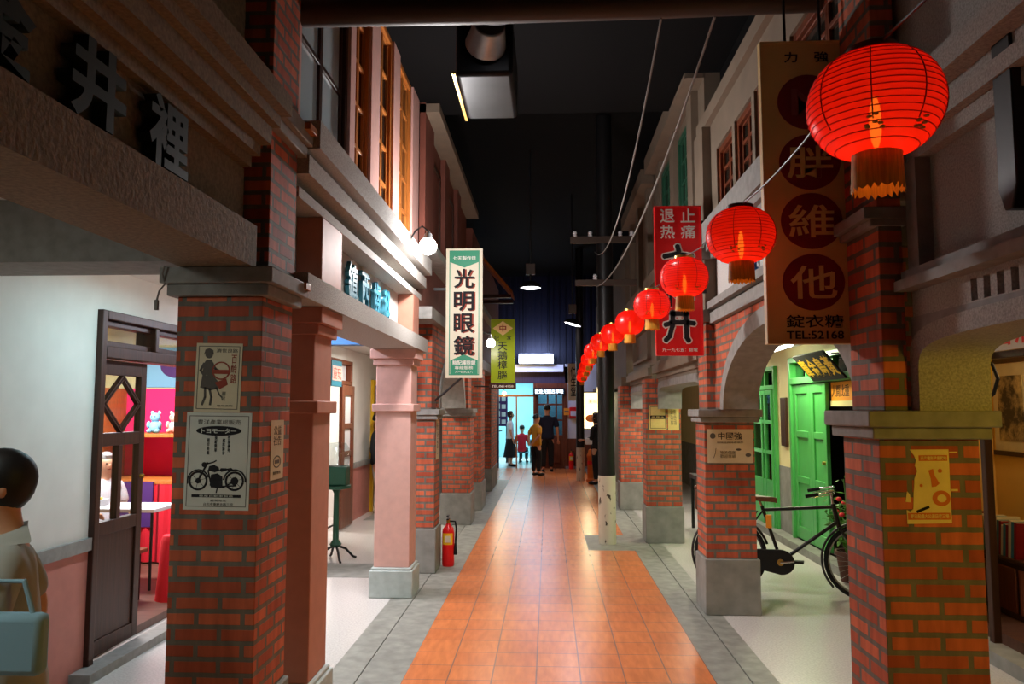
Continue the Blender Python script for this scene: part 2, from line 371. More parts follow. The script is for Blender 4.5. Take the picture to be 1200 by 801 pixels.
def tag(o, label, cat, group=None, kind='thing'):
    assert label not in LABELS or group, label
    LABELS[label] = 1
    assert 4 <= len(label.split()) <= 16, label
    o['label'] = label; o['category'] = cat
    if group: o['group'] = group
    if kind != 'thing': o['kind'] = kind
    elif any(k in o.name for k in ('pillar', 'column', 'beam', 'lintel', 'panel', 'pipe', 'wall', 'floor', 'ceiling', 'threshold', 'post', 'pole', 'board')): o['kind'] = 'thing'
    return o
def thing(name, label, cat, loc, group=None):
    o = bpy.data.objects.new(name, None); COL.objects.link(o); o.location = loc; o.empty_display_size = 0.1
    return tag(o, label, cat, group)
def struct(mb, name, material, parent=None, bevel=0):
    o = mb.build(name, material, parent, bevel)
    if parent is None: o['kind'] = 'structure'
    return o
def sroot(name, loc):
    o = bpy.data.objects.new(name, None); COL.objects.link(o); o.location = loc; o['kind'] = 'structure'; return o
def text(body, size, m, material, parent, name='lettering', depth=0.002, t0=0.0, bold=0.0, sx=1.0, sy=1.0, fit=None):
    """text centred on the frame's origin, standing off its plane from t0 to t0+depth"""
    c = bpy.data.curves.new('t', 'FONT'); c.body = body; c.size = size; c.align_x = 'CENTER'; c.align_y = 'CENTER'
    c.offset = bold * size; c.extrude = depth / 2; c.resolution_u = 3
    o = bpy.data.objects.new('t', c); COL.objects.link(o)
    dg = bpy.context.evaluated_depsgraph_get(); me = bpy.data.meshes.new_from_object(o.evaluated_get(dg))
    bpy.data.objects.remove(o); bpy.data.curves.remove(c)
    if len(me.vertices):
        xs = [v.co.x for v in me.vertices]; ys = [v.co.y for v in me.vertices]
        cx, cy = (min(xs) + max(xs)) / 2, (min(ys) + max(ys)) / 2
        if fit: sx = fit[0] / (max(xs) - min(xs)); sy = fit[1] / (max(ys) - min(ys))
    else: cx = cy = 0
    org = parent_world(parent) if parent is not None else Vector((0, 0, 0))
    for v in me.vertices:
        v.co = m @ Vector(((v.co.x - cx) * sx, (v.co.y - cy) * sy, v.co.z + t0 + depth / 2)) - org
    me.materials.clear(); me.materials.append(M[material] if isinstance(material, str) else material)
    me.name = name
    ob = bpy.data.objects.new(name, me); COL.objects.link(ob)
    if parent is not None: ob.parent = parent
    return ob
def vtext(chars, size, step, m, material, parent, name='lettering', **k):
    """characters one under another, as one part"""
    return text('\n'.join(chars), size, m, material, parent, name, **k)
def copy_tree(o, parent=None):
    c = o.copy(); COL.objects.link(c)
    if parent is not None: c.parent = parent
    for ch in list(o.children): copy_tree(ch, c)
    return c
# ------------------------------------------------------------------ floors
struct(MB().box(-0.93, 1.055, -1.5, 9.70, -0.1, 0).box(-0.93, 0.49, 9.70, 10.85, -0.1, 0).box(-0.93, 1.02, 10.85, 22.7, -0.1, 0).box(-1.43, -0.93, 19.0, 22.7, -0.1, 0), 'floor', 'tile')
struct(MB().box(-3.2, -1.43, -1.5, 22.7, -0.1, 0), 'floor_left', 'terrazzo')
struct(MB().box(1.45, 3.4, -1.5, 22.7, -0.1, 0), 'floor_right', 'terrazzo')
cl = MB()
for a, b in ((-1.43, -1.225), (-1.217, -0.93)): cl.box(a, b, -1.5, 19.0, -0.1, 0)
struct(cl, 'trim_1', 'curb')
cr_ = MB().box(1.055, 1.275, -1.5, 9.70, -0.1, 0).box(1.285, 1.45, -1.5, 22.7, -0.1, 0).box(0.49, 1.275, 9.70, 10.85, -0.1, 0).box(1.02, 1.275, 10.85, 22.7, -0.1, 0)
struct(cr_, 'trim_2', 'curb')
struct(MB().box(-1.225, -1.217, -1.5, 19.0, -0.1, -0.008).box(1.275, 1.285, -1.5, 22.7, -0.1, -0.008), 'trim_3', 'curb_line')
struct(MB().box(-2.85, -1.43, 8.05, 8.75, -0.02, 0.006).box(-2.85, -1.43, 12.1, 12.7, -0.02, 0.006), 'trim_4', 'concrete')
# ------------------------------------------------------------------ ceilings
struct(MB().box(-1.6, 1.7, -1.5, 8.0, 4.85, 5.0), 'ceiling', 'black')
struct(MB().box(-1.9, 2.0, 8.0, 23.0, 5.6, 5.75).box(-1.9, 2.0, 8.0, 8.1, 4.85, 5.6), 'ceiling_far', 'black')
struct(MB().box(-3.0, -1.6, -1.5, 7.75, 2.67, 2.77).box(-3.0, -1.6, 7.95, 22.7, 2.60, 2.70), 'ceiling_left', 'white')
struct(MB().box(1.7, 3.2, -1.5, 3.3, 2.5, 2.6).box(1.7, 3.2, 3.3, 22.7, 2.5, 2.6), 'ceiling_right', 'white')
struct(MB().box(-3.0, -1.68, 3.40, 3.75, 2.38, 2.67), 'trim_5', 'stone')
struct(MB().box(-3.0, -1.62, 7.76, 7.95, 2.36, 2.68), 'trim_6', 'blue')
# ------------------------------------------------------------------ arcade back walls
def wall_pieces(mb, x0, x1, y0, y1, z0, z1, openings):
    y = y0
    for a, b, zb, zt in sorted(openings):
        if a > y: mb.box(x0, x1, y, a, z0, z1)
        if zb > z0: mb.box(x0, x1, a, b, z0, min(zb, z1))
        if zt < z1: mb.box(x0, x1, a, b, max(zt, z0), z1)
        y = b
    if y < y1: mb.box(x0, x1, y, y1, z0, z1)
    return mb
OL = [(5.05, 8.0, 0, 2.38), (10.25, 11.75, 0, 2.42), (13.15, 14.3, 0, 2.2)]
struct(wall_pieces(MB(), -3.15, -3.0, 2.0, 19.0, 0.88, 2.7, OL), 'wall_left', 'white')
struct(wall_pieces(MB(), -3.15, -2.995, 2.0, 19.0, 0.0, 0.80, OL), 'wall_left_dado', 'dado')
struct(wall_pieces(MB(), -3.15, -2.97, 2.0, 19.0, 0.80, 0.88, OL), 'trim_7', 'stone')
ORR = [(3.6, 6.3, 0, 2.42), (7.4, 10.25, 0, 2.36), (10.9, 12.1, 0.0, 2.3)]
struct(wall_pieces(MB(), 3.15, 3.3, 2.5, 19.0, 0.95, 2.5, ORR), 'wall_right', 'cream')
struct(wall_pieces(MB(), 3.145, 3.3, 2.5, 19.0, 0.0, 0.95, ORR), 'wall_right_dado', 'concrete')
struct(MB().box(2.98, 3.15, 2.5, 7.2, 0, 0.09).box(2.98, 3.15, 7.2, 12.4, 0, 0.09), 'trim_8', 'concrete')
struct(MB().box(-3.0, -2.86, 4.9, 8.0, 0, 0.06), 'trim_9', 'stone')
struct(MB().box(-3.0, -1.66, 18.8, 18.95, 0, 2.6), 'wall_left_arcade_end', 'white')
struct(MB().box(1.76, 3.15, 18.8, 18.95, 0, 2.5), 'wall_right_arcade_end', 'cream')
# ------------------------------------------------------------------ left facade, front house (sign band)
struct(MB().box(-1.60, -1.28, -0.6, 3.34, 2.335, 2.52), 'trim_10', 'dim_rough')
struct(MB().box(-1.55, -1.37, -0.6, 3.40, 2.52, 2.80), 'wall_left_sign_band', 'dim_rough')
mo = MB()
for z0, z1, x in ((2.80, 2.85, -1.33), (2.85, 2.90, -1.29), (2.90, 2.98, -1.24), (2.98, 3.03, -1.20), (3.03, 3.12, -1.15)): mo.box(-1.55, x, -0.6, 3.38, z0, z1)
struct(mo, 'trim_11', 'dim_rough')
struct(MB().box(-1.6, -1.38, -0.6, 3.385, 3.12, 4.85), 'wall_left_front_upper', 'dim_rough')
# ------------------------------------------------------------------ left facade, portico house
struct(MB().box(-1.62, -1.20, 3.83, 7.75, 2.27, 2.40), 'trim_12', 'rough')
struct(MB().box(-1.62, -1.42, 3.87, 7.75, 2.40, 2.86), 'wall_left_portico_panel', 'panel')
mo = MB()
for z0, z1, x in ((2.80, 2.855, -1.27), (2.855, 2.92, -1.35), (2.92, 3.02, -1.22), (3.02, 3.05, -1.27), (3.05, 3.20, -1.165)): mo.box(-1.62, x, 3.87, 7.75, z0, z1)
struct(mo, 'trim_13', 'rough')
wn = [(3.95, 4.97), (5.10, 5.58), (5.86, 6.40), (6.68, 7.35)]
mw = MB()
yy = 3.87
for a, b in wn + [(7.7, 7.7)]:
    if a > yy: mw.box(-1.62, -1.30, yy, a, 3.20, 4.85)
    yy = b
struct(mw, 'wall_left_portico_upper', 'pink')
def casement(idx, y0, y1, z0, z1, xf, frame_m, pane_m, cols=2, rows=4, side=1, depth=0.09):
    """a wooden window in a reveal of a facade; side=+1 faces +X"""
    x = lambda a: xf - side * a
    r = MB()
    xa, xb = sorted((x(0.02), x(depth)))
    for a, b in ((y0, y0 + 0.045), (y1 - 0.045, y1)): r.box(xa, xb, a, b, z0, z1)
    for a, b in ((z0, z0 + 0.05), (z1 - 0.05, z1)): r.box(xa, xb, y0 + 0.045, y1 - 0.045, a, b)
    root = struct(r, 'window_%d' % idx, frame_m, bevel=0.004)
    xa, xb = sorted((x(0.045), x(0.085)))
    q = MB(); mid = (y0 + y1) / 2
    iy0, iy1, iz0, iz1 = y0 + 0.046, y1 - 0.046, z0 + 0.051, z1 - 0.051
    for k in range(cols):
        a = iy0 + (iy1 - iy0) * k / cols; b = iy0 + (iy1 - iy0) * (k + 1) / cols
        for u, v in ((a, a + 0.028), (b - 0.028, b)): q.box(xa, xb, u, v, iz0, iz1)
        for j in range(rows + 1):
            zc = iz0 + (iz1 - iz0) * j / rows
            q.box(xa, xb, a + 0.028, b - 0.028, max(iz0, zc - 0.014), min(iz1, zc + 0.014))
    q.build('sash', frame_m, root, 0.003)
    xa, xb = sorted((x(0.062), x(0.068)))
    MB().box(xa, xb, iy0, iy1, iz0, iz1).build('pane', pane_m, root)
    return root
for i, (a, b) in enumerate(wn):
    casement(i + 1, a, b, 3.20, 4.85, -1.30, 'wood' if i else 'dark_wood', 'glass' if i == 0 else 'dark_glass', cols=2, rows=5 if i else 3, side=1, depth=0.16)
struct(MB().box(-1.62, -1.5, 3.87, 7.75, 3.2, 4.85), 'wall_left_portico_backing', 'black')
# ------------------------------------------------------------------ left facade, brick houses further on
def arch_wall(y0, y1, z_spring, rise, ring, ztop, xf, xb, kind, flat=None, n=28):
    """outline of a wall pierced by an arch, in (y, z); returns (wall polygon, ring outer, ring inner)"""
    yc, hw = (y0 + y1) / 2, (y1 - y0) / 2
    def curve(h, r):
        if kind == 'ellipse': return [(yc + h * math.cos(PI * (1 - k / n)), z_spring + r * math.sin(PI * (1 - k / n))) for k in range(n + 1)]
        e = 0.22     # superellipse: flat with rounded corners
        return [(yc + h * math.copysign(abs(math.cos(PI * (1 - k / n))) ** e, math.cos(PI * (1 - k / n))), z_spring + r * abs(math.sin(PI * (1 - k / n))) ** e) for k in range(n + 1)]
    return curve(hw, rise), curve(hw + ring, rise + ring)
XZ = Matrix(((0, 0, 1, 0), (1, 0, 0, 0), (0, 1, 0, 0), (0, 0, 0, 1)))      # (y, z, t) -> x = t
def arch_bay(name, tname, y0, y1, ya, yb, z0, rise, ring, ztop, xf, xb, m_wall, m_ring, kind, proud):
    inn, out = arch_wall(ya, yb, z0, rise, ring, ztop, xf, xb, kind)
    n = len(inn); mb = MB()
    # wall above the arch, from column to column
    top = [(p[0], ztop) for p in out]
    lo, hi = sorted((xf, xb))
    mb.band(XZ, top, [out[0]] + out[1:-1] + [out[-1]], lo, hi, closed=False)
    if out[0][0] > y0: mb.box(lo, hi, y0, out[0][0], z0, ztop)
    if out[-1][0] < y1: mb.box(lo, hi, out[-1][0], y1, z0, ztop)
    struct(mb, name, m_wall)
    s = 1 if xf < xb else -1
    lo, hi = sorted((xf - s * proud, xb + s * 0.01))
    struct(MB().band(XZ, out, inn, lo, hi, closed=False), tname, m_ring)
arch_bay('wall_left_brick_arch', 'trim_14', 8.70, 11.65, 8.95, 11.5, 1.72, 0.62, 0.11, 2.62, -1.24, -1.55, 'brick', 'stone', 'ellipse', 0.02)
struct(MB().box(-1.60, -1.16, 7.75, 12.3, 2.62, 2.74).box(-1.6, -1.12, 7.75, 12.3, 3.28, 3.36), 'trim_15', 'stone')
M['taupe'] = mat('taupe_plaster', sr(122, 108, 92), 0.75, noise=0.1, scale=6)
M['maroon'] = mat('maroon_plaster', sr(120, 66, 52), 0.7, noise=0.15, scale=6)
struct(MB().box(-1.6, -1.3, 7.75, 12.3, 2.74, 4.85).box(-1.6, -1.24, 7.75, 8.35, 3.36, 4.85).box(-1.6, -1.24, 9.3, 9.7, 3.36, 4.85).box(-1.6, -1.24, 10.6, 11.0, 3.36, 4.85).box(-1.6, -1.55, 7.75, 8.3, 2.3, 2.74), 'wall_left_brick_upper', 'maroon')
struct(MB().box(-1.6, -1.1, 7.75, 12.3, 4.75, 4.84), 'trim_16', 'taupe')
casement(5, 8.45, 9.2, 3.5, 4.5, -1.26, 'dark_wood', 'dark_glass')
casement(6, 9.8, 10.5, 3.5, 4.5, -1.26, 'dark_wood', 'dark_glass')
struct(MB().box(-1.65, -1.2, 12.3, 19.0, 2.405, 4.6), 'wall_left_far_upper', 'maroon')
struct(MB().box(-1.65, -1.12, 12.3, 19.0, 2.4, 2.56).box(-1.65, -1.1, 12.3, 19.0, 3.4, 3.5), 'trim_17', 'stone')
# ------------------------------------------------------------------ right facade, front house
arch_bay('wall_right_front_arch', 'trim_18', -0.9, 3.14, -0.75, 3.10, 1.71, 0.28, 0.07, 2.08, 1.45, 1.70, 'stone', 'rough', 'flat', 0.012)
sb = MB(); sb.box(1.45, 1.7, -0.6, 3.15, 2.08, 2.085); sb.box(1.45, 1.7, -0.6, 3.15, 2.16, 2.18); sb.box(1.50, 1.7, -0.6, 3.15, 2.085, 2.16)
y = 2.72
sb.box(1.45, 1.50, 2.72, 3.15, 2.085, 2.16)
while y > 1.7:
    sb.box(1.45, 1.50, y - 0.078, y - 0.040, 2.085, 2.16); y -= 0.078
struct(sb, 'trim_19', 'rough')
struct(MB().box(1.38, 1.7, -0.6, 3.15, 2.18, 2.22).box(1.41, 1.7, -0.6, 3.15, 2.22, 2.26), 'trim_20', 'stone')
struct(MB().box(1.50, 1.7, -0.6, 3.15, 2.26, 2.70), 'wall_right_front_panel', 'rough')
struct(MB().box(1.44, 1.51, 3.06, 3.15, 2.26, 2.70), 'trim_21', 'stone')
mo = MB()
for z0, z1, x in ((2.70, 2.76, 1.45), (2.76, 2.82, 1.41), (2.82, 2.87, 1.43), (2.87, 2.95, 1.35), (2.95, 3.0, 1.39)): mo.box(x, 1.7, -0.6, 3.15, z0, z1)
struct(mo, 'trim_22', 'rough')
struct(MB().box(1.45, 1.7, -0.6, 3.405, 3.0, 4.85), 'wall_right_front_upper', 'rough')
# ------------------------------------------------------------------ right facade, brick arch house
arch_bay('wall_right_brick_arch', 'trim_23', 3.50, 6.755, 3.66, 6.38, 1.71, 0.56, 0.12, 2.44, 1.43, 1.68, 'brick', 'stone', 'ellipse', 0.02)
mo = MB()
for z0, z1, x in ((2.44, 2.53, 1.385), (2.53, 2.56, 1.42), (2.56, 2.62, 1.36), (3.0, 3.06, 1.40), (3.06, 3.12, 1.36), (3.12, 3.30, 1.33), (3.30, 3.36, 1.38)): mo.box(x, 1.7, 3.50, 6.72, z0, z1)
struct(mo, 'trim_24', 'stone')
struct(MB().box(1.455, 1.7, 3.41, 6.72, 2.62, 3.0), 'wall_right_sign_panel', 'panel')
M['taupe'] = mat('taupe_plaster', sr(122, 108, 92), 0.75, noise=0.1, scale=6)
wr = [(3.55, 4.50), (4.58, 5.30), (5.38, 5.87), (5.95, 6.50)]
mo = MB().box(1.43, 1.7, 3.41, 6.72, 3.90, 4.18).box(1.43, 1.7, 6.50, 6.72, 3.36, 3.90)
mo.box(1.43, 1.56, 4.50, 4.58, 3.36, 3.90).box(1.43, 1.56, 5.30, 5.38, 3.36, 3.90).box(1.43, 1.56, 5.87, 5.95, 3.36, 3.90).box(1.56, 1.7, 3.41, 6.50, 3.36, 3.90).box(1.43, 1.56, 3.50, 3.55, 3.36, 3.90)
struct(mo, 'wall_right_brick_upper', 'taupe')
struct(MB().box(1.38, 1.7, 3.50, 7.1, 4.18, 4.30), 'trim_25', 'taupe')
struct(MB().box(1.62, 1.7, 3.41, 8.0, 4.30, 4.85), 'wall_right_black_backing', 'black')
for i, (a, b) in enumerate(wr): casement(7 + i, a, b, 3.36, 3.90, 1.43, 'door_wood', 'dark_glass', cols=2, rows=3, side=-1, depth=0.12)
struct(MB().box(1.36, 1.7, 6.74, 7.12, 2.56, 4.18), 'trim_26', 'taupe')
struct(MB().box(1.31, 1.7, 6.70, 7.15, 2.46, 2.56).box(1.31, 1.7, 6.70, 7.15, 3.0, 3.09), 'trim_27', 'stone')
# ------------------------------------------------------------------ right facade, grey houses further on
def grey_house(k, y0, y1, tk, x=1.43, zt=5.0):
    arch_bay('wall_right_grey_arch_%d' % k, 'trim_%d' % tk, y0, y1, y0 + 0.2, y1 - 0.1, 1.71, 0.27, 0.08, 2.1, x, x + 0.27, 'taupe', 'stone', 'flat', 0.015)
    mb = MB().box(x + 0.04, x + 0.27, y0, y1, 2.1, zt)
    yc = (y0 + y1) / 2
    for d in (-1.1, 0, 1.1): mb.box(x - 0.03, x + 0.04, yc + d - 0.13, yc + d + 0.13, 3.36, zt - 0.2)
    struct(mb, 'wall_right_grey_upper_%d' % k, 'taupe')
    mo = MB()
    for z0, z1, d in ((2.10, 2.16, 0.02), (2.16, 2.26, 0.08), (2.26, 2.31, 0.05), (3.0, 3.08, 0.06), (3.08, 3.2, 0.12), (3.2, 3.36, 0.18), (zt - 0.2, zt, 0.14)): mo.box(x - d, x + 0.05, y0, y1, z0, z1)
    mo.box(x - 0.02, x + 0.05, yc - 0.9, yc + 0.9, 2.42, 2.46).box(x - 0.02, x + 0.05, yc - 0.9, yc + 0.9, 2.86, 2.90).box(x - 0.02, x + 0.05, yc - 0.9, yc - 0.86, 2.46, 2.86).box(x - 0.02, x + 0.05, yc + 0.86, yc + 0.9, 2.46, 2.86)
    struct(mo, 'trim_%d' % (tk + 1), 'taupe')
grey_house(1, 7.15, 10.2, 28)
grey_house(2, 10.6, 13.5, 30)
for i, (a, b) in enumerate(((7.75, 8.35), (8.85, 9.55))): casement(13 + i, a, b, 3.6, 4.6, 1.40, 'dark_green', 'dark_glass', side=-1, depth=0.07)
struct(MB().box(1.40, 1.75, 13.97, 22.6, 2.1, 4.6).box(1.6, 1.75, 17.2, 22.6, 0, 2.1), 'wall_right_far', 'taupe')
struct(MB().box(1.3, 1.75, 13.9, 22.6, 2.1, 2.26).box(1.26, 1.75, 13.9, 22.6, 3.0, 3.3), 'trim_32', 'taupe')
# ------------------------------------------------------------------ pillars
def brick_pillar(label, x0, x1, y0, y1, base=0.46, cap=(1.60, 1.71), up=None, updepth=None, caps2=(), group=None, capx=0.06):
    r = thing('brick_pillar', label, 'pillar', ((x0 + x1) / 2, (y0 + y1) / 2, 0), group)
    MB().box(x0 - 0.02, x1 + 0.02, y0 - 0.02, y1 + 0.02, 0, base).build('base', 'concrete', r, 0.008)
    MB().box(x0, x1, y0, y1, base, cap[0] if cap else up[4]).build('shaft', 'brick', r, 0.004)
    if cap:
        h = (cap[1] - cap[0])
        MB().box(x0 - capx * 0.6, x1 + capx * 0.6, y0 - capx * 0.6, y1 + capx * 0.6, cap[0], cap[0] + h * 0.42).box(x0 - capx, x1 + capx, y0 - capx, y1 + capx, cap[0] + h * 0.42, cap[1]).build('capital', 'stone', r, 0.006)
    if up and cap:
        a, b, c, d, zt = up
        MB().box(a, b, c, d, cap[1], zt).build('upper_shaft', 'brick', r, 0.004)
        for z0, z1 in caps2:
            MB().box(a - 0.04, b + 0.04, c - 0.04, d + 0.04, z0, z0 + (z1 - z0) * 0.4).box(a - 0.07, b + 0.07, c - 0.07, d + 0.07, z0 + (z1 - z0) * 0.4, z1).build('upper_capital', 'stone', r, 0.005)
    return r
pl = brick_pillar('large brick pillar at left front with two old posters on its front', -1.63, -1.25, 3.35, 3.75, 0.46, (2.21, 2.335), (-1.60, -1.27, 3.46, 3.83, 4.85), caps2=((3.0, 3.14),))
MB().box(-1.21, -1.17, 3.72, 3.84, 3.10, 3.135).build('wooden_block', 'wood', pl, 0.003)
MB().box(-1.22, -1.18, 3.74, 3.82, 2.30, 2.335).build('wooden_block', 'wood', pl, 0.003)
brick_pillar('narrow brick pillar behind the fire extinguisher on the left', -1.60, -1.20, 8.30, 8.68, 0.46, (1.60, 1.71), (-1.56, -1.24, 8.32, 8.66, 2.62), capx=0.05)
brick_pillar('wide brick pillar with grey base beyond the fire extinguisher', -1.58, -1.16, 11.70, 12.25, 0.46, (1.60, 1.71), (-1.55, -1.2, 11.75, 12.25, 2.62), capx=0.05)
brick_pillar('left brick pillar under the lime green sign, third on that side', -1.6, -1.14, 13.35, 14.1, 0.46, None, (0, 0, 0, 0, 2.4))
brick_pillar('farthest left brick pillar next to the bright end room', -1.6, -1.19, 16.4, 18.3, 0.46, None, (0, 0, 0, 0, 2.4))
pr = brick_pillar('right front brick pillar with a torn yellow poster', 1.29, 1.67, 3.13, 3.50, 0.46, (1.60, 1.71), (1.33, 1.425, 3.16, 3.49, 4.85), caps2=())
MB().box(1.30, 1.44, 3.155, 3.493, 2.45, 2.48).box(1.275, 1.44, 3.152, 3.494, 2.48, 2.53).build('upper_capital', 'stone', pr, 0.004)
brick_pillar('right brick pillar in front of the bicycle with a white handwritten notice', 1.33, 1.75, 6.76, 7.14, 0.46, (1.60, 1.71), (1.36, 1.70, 6.762, 7.12, 2.46))
brick_pillar('right brick pillar behind the utility pole with two framed notices', 1.27, 1.72, 10.25, 10.62, 0.46, None, (0, 0, 0, 0, 2.1))
brick_pillar('farthest right brick pillar beyond the black and white utility pole', 1.24, 1.67, 13.54, 13.95, 0.46, None, (0, 0, 0, 0, 2.1))
# pink portico columns and posts
def pink_column(label, y0, m):
    x0, x1, y1 = -1.60, -1.27, y0 + 0.33
    r = thing('pink_column', label, 'column', ((x0 + x1) / 2, (y0 + y1) / 2, 0))
    MB().box(x0 - 0.035, x1 + 0.035, y0 - 0.035, y1 + 0.035, 0, 0.245).box(x0 - 0.02, x1 + 0.02, y0 - 0.02, y1 + 0.02, 0.245, 0.27).build('base', 'pale_stone', r, 0.008)
    MB().box(x0, x1, y0, y1, 0.27, 2.18).build('shaft', m, r, 0.006)
    MB().box(x0 - 0.03, x1 + 0.03, y0 - 0.03, y1 + 0.03, 1.69, 1.76).build('collar', m, r, 0.006)
    MB().box(x0 - 0.025, x1 + 0.025, y0 - 0.025, y1 + 0.025, 2.12, 2.18).box(x0 - 0.05, x1 + 0.05, y0 - 0.05, y1 + 0.05, 2.18, 2.27).build('capital', m, r, 0.006)
    return r
pink_column('nearer pink plaster column right behind the large left brick pillar', 4.20, 'brown_pink')
pink_column('farther pink plaster column on grey base beside the fire extinguisher', 7.23, 'pink')
tag(MB().box(-1.42, -1.27, 4.30, 4.72, 2.40, 2.80).build('pink_post', 'brown_pink', None, 0.005), 'short pink post left of the teal lettering', 'post')
tag(MB().box(-1.42, -1.27, 7.30, 7.62, 2.40, 2.80).build('pink_post', 'brown_pink', None, 0.005), 'short pink post right of the teal lettering', 'post')
# ------------------------------------------------------------------ overhead: beam, duct, lamps, cables
tag(MB().tube([(-1.36, 3.95, 3.82), (-0.4, 3.96, 3.82), (0.6, 3.96, 3.83), (1.42, 3.95, 3.84)], 0.075, 12).build('roof_pipe', 'pipe'), 'thick brown pipe crossing the passage overhead near the top', 'pipe')
M['duct'] = mat('dark_sheet_metal', sr(38, 38, 40), 0.42, metal=0.9, noise=0.3, scale=5)
d = thing('vent_duct', 'shiny sheet metal vent box hanging under the black ceiling', 'duct', (-0.42, 5.1, 3.86))
bx = MB().box(-0.60, -0.22, 4.95, 5.75, 3.90, 4.30); bx.build('duct_box', 'duct', d, 0.03)
for x in (-0.57, -0.25): MB().box(x - 0.015, x + 0.015, 5.2, 5.23, 4.29, 4.85).build('hanger_strap', 'iron', d)
MB().cyl((-0.40, 4.95, 4.10), (-0.36, 4.78, 4.16), 0.14, 0.10, 20).build('collar', 'metal', d, 0.01)
MB().box(-0.62, -0.60, 4.93, 5.77, 3.90, 3.92).build('edge_strip', 'brass', d)
def disc_lamp(label, x, y, z, tilt, drop):
    r = thing('ceiling_lamp', label, 'lamp', (x, y, z))
    m = Matrix.Translation((x, y, z)) @ Euler((0, tilt, 0)).to_matrix().to_4x4()
    MB().lathe(0, [(0.15, 0.0), (0.165, 0.0), (0.16, 0.03), (0.09, 0.085), (0.05, 0.10), (0.0001, 0.10)], 28, m=m).build('lamp_shade', 'iron', r)
    MB().lathe(0, [(0.0001, -0.008), (0.13, -0.006), (0.148, 0.0), (0.148, 0.012), (0.0001, 0.012)], 28, m=m).build('diffuser', 'disc', r)
    MB().cyl((x, y, z + 0.09), (x, y, z + drop), 0.014, n=10).build('stem', 'iron', r)
    MB().box(x - 0.07, x + 0.07, y - 0.05, y + 0.05, z + 0.2, z + 0.36).build('ballast_box', 'pipe', r, 0.006)
    return r
disc_lamp('round ceiling lamp at the very top edge, above the vent box', -0.30, 4.42, 4.05, 0, 0.80)
disc_lamp('level round hanging lamp above the far end of the passage', -0.25, 11.5, 3.50, 0, 2.1)
disc_lamp('tilted round hanging lamp beside the tail of the lantern string', 0.45, 14.0, 3.22, 0.28, 2.38)
def globe(label, x, y, z, r0, wallx, bulb='bulb', zend=0.0):
    r = thing('globe_lamp', label, 'lamp', (x, y, z))
    MB().ball((x, y, z), r0, n=24, k=14).build('globe', bulb, r)
    zt = z + r0
    MB().cyl((x, y, zt - 0.01), (x, y, zt + 0.035), 0.045, 0.03, 16).cyl((x, y, zt + 0.035), (x, y, zt + 0.06), 0.02, 0.012, 12).build('holder', 'metal', r)
    MB().tube([(x, y, zt + 0.055), (x + (wallx - x) * 0.35, y, zt + 0.10), (x + (wallx - x) * 0.75, y, zt + 0.06), (wallx, y, zt + zend)], 0.008, 8).build('bracket', 'iron', r)
    return r
globe('dazzling white globe lamp on the cornice above the teal lettering', -1.02, 6.55, 3.10, 0.075, -1.164)
globe('small lit globe lamp between the optician sign and the lime sign', -0.86, 11.75, 2.70, 0.07, -1.162, zend=-0.05)
def tube_lamp(label, x, y, z, L, ang=0):
    r = thing('tube_lamp', label, 'lamp', (x, y, z))
    m = Matrix.Translation((x, y, z)) @ Euler((0, 0, ang)).to_matrix().to_4x4()
    MB().box(-0.05, 0.05, -L / 2 - 0.03, L / 2 + 0.03, 0.03, 0.08, m).build('housing', 'laminate', r, 0.004)
    MB().cyl(m @ Vector((0, -L / 2, 0.012)), m @ Vector((0, L / 2, 0.012)), 0.016, n=12).build('tube', 'tube', r)
    return r
tube_lamp('lit tube lamp on the arcade ceiling behind the large left pillar', -2.25, 5.0, 2.59, 1.2)
tube_lamp('added unseen tube lamp on the front arcade ceiling lighting the walker', -2.3, 1.4, 2.59, 1.2)  # added out of view for the light on walker and pillar
tube_lamp('lit tube lamp on the arcade ceiling behind the portico columns', -2.2, 6.95, 2.59, 1.2)
tube_lamp('lit tube lamp on the left ceiling of the brick house arcade', -2.25, 10.9, 2.52, 1.2)
tube_lamp('bare lit tube lamp under the right arcade ceiling near green doors', 2.80, 9.6, 2.42, 1.3, -0.06)
tube_lamp('lit tube lamp farther along the right arcade ceiling', 2.35, 12.0, 2.42, 1.2)
# electric cables across the passage and the loose lead by the left pillar
def sag(a, b, dip, n=24):
    a, b = Vector(a), Vector(b)
    return [a.lerp(b, t / n) + Vector((0, 0, -dip * 4 * (t / n) * (1 - t / n))) for t in range(n + 1)]
tag(MB().tube(sag((0.60, 3.96, 3.75), (0.62, 10.1, 3.75), 0.42), 0.006, 6).build('power_cable', 'cable'), 'slack grey cable from the roof pipe to the pole, the left one', 'cable')
tag(MB().tube(sag((0.88, 3.97, 3.76), (0.64, 10.15, 3.30), 0.30), 0.007, 6).build('power_cable', 'cable'), 'slack grey cable from the roof pipe to the pole, the right one', 'cable')
e = thing('loose_lead', 'loose electric lead with a plug dangling beside the large left pillar', 'cable', (-1.70, 3.3, 2.15))
MB().tube([(-1.655, 3.27, 2.335), (-1.665, 3.27, 2.30), (-1.665, 3.3, 2.26), (-1.69, 3.3, 2.23), (-1.70, 3.3, 2.19)], 0.004, 6).build('lead', 'cable', e)
MB().box(-1.708, -1.692, 3.292, 3.308, 2.145, 2.19).build('plug', 'cable', e, 0.003)
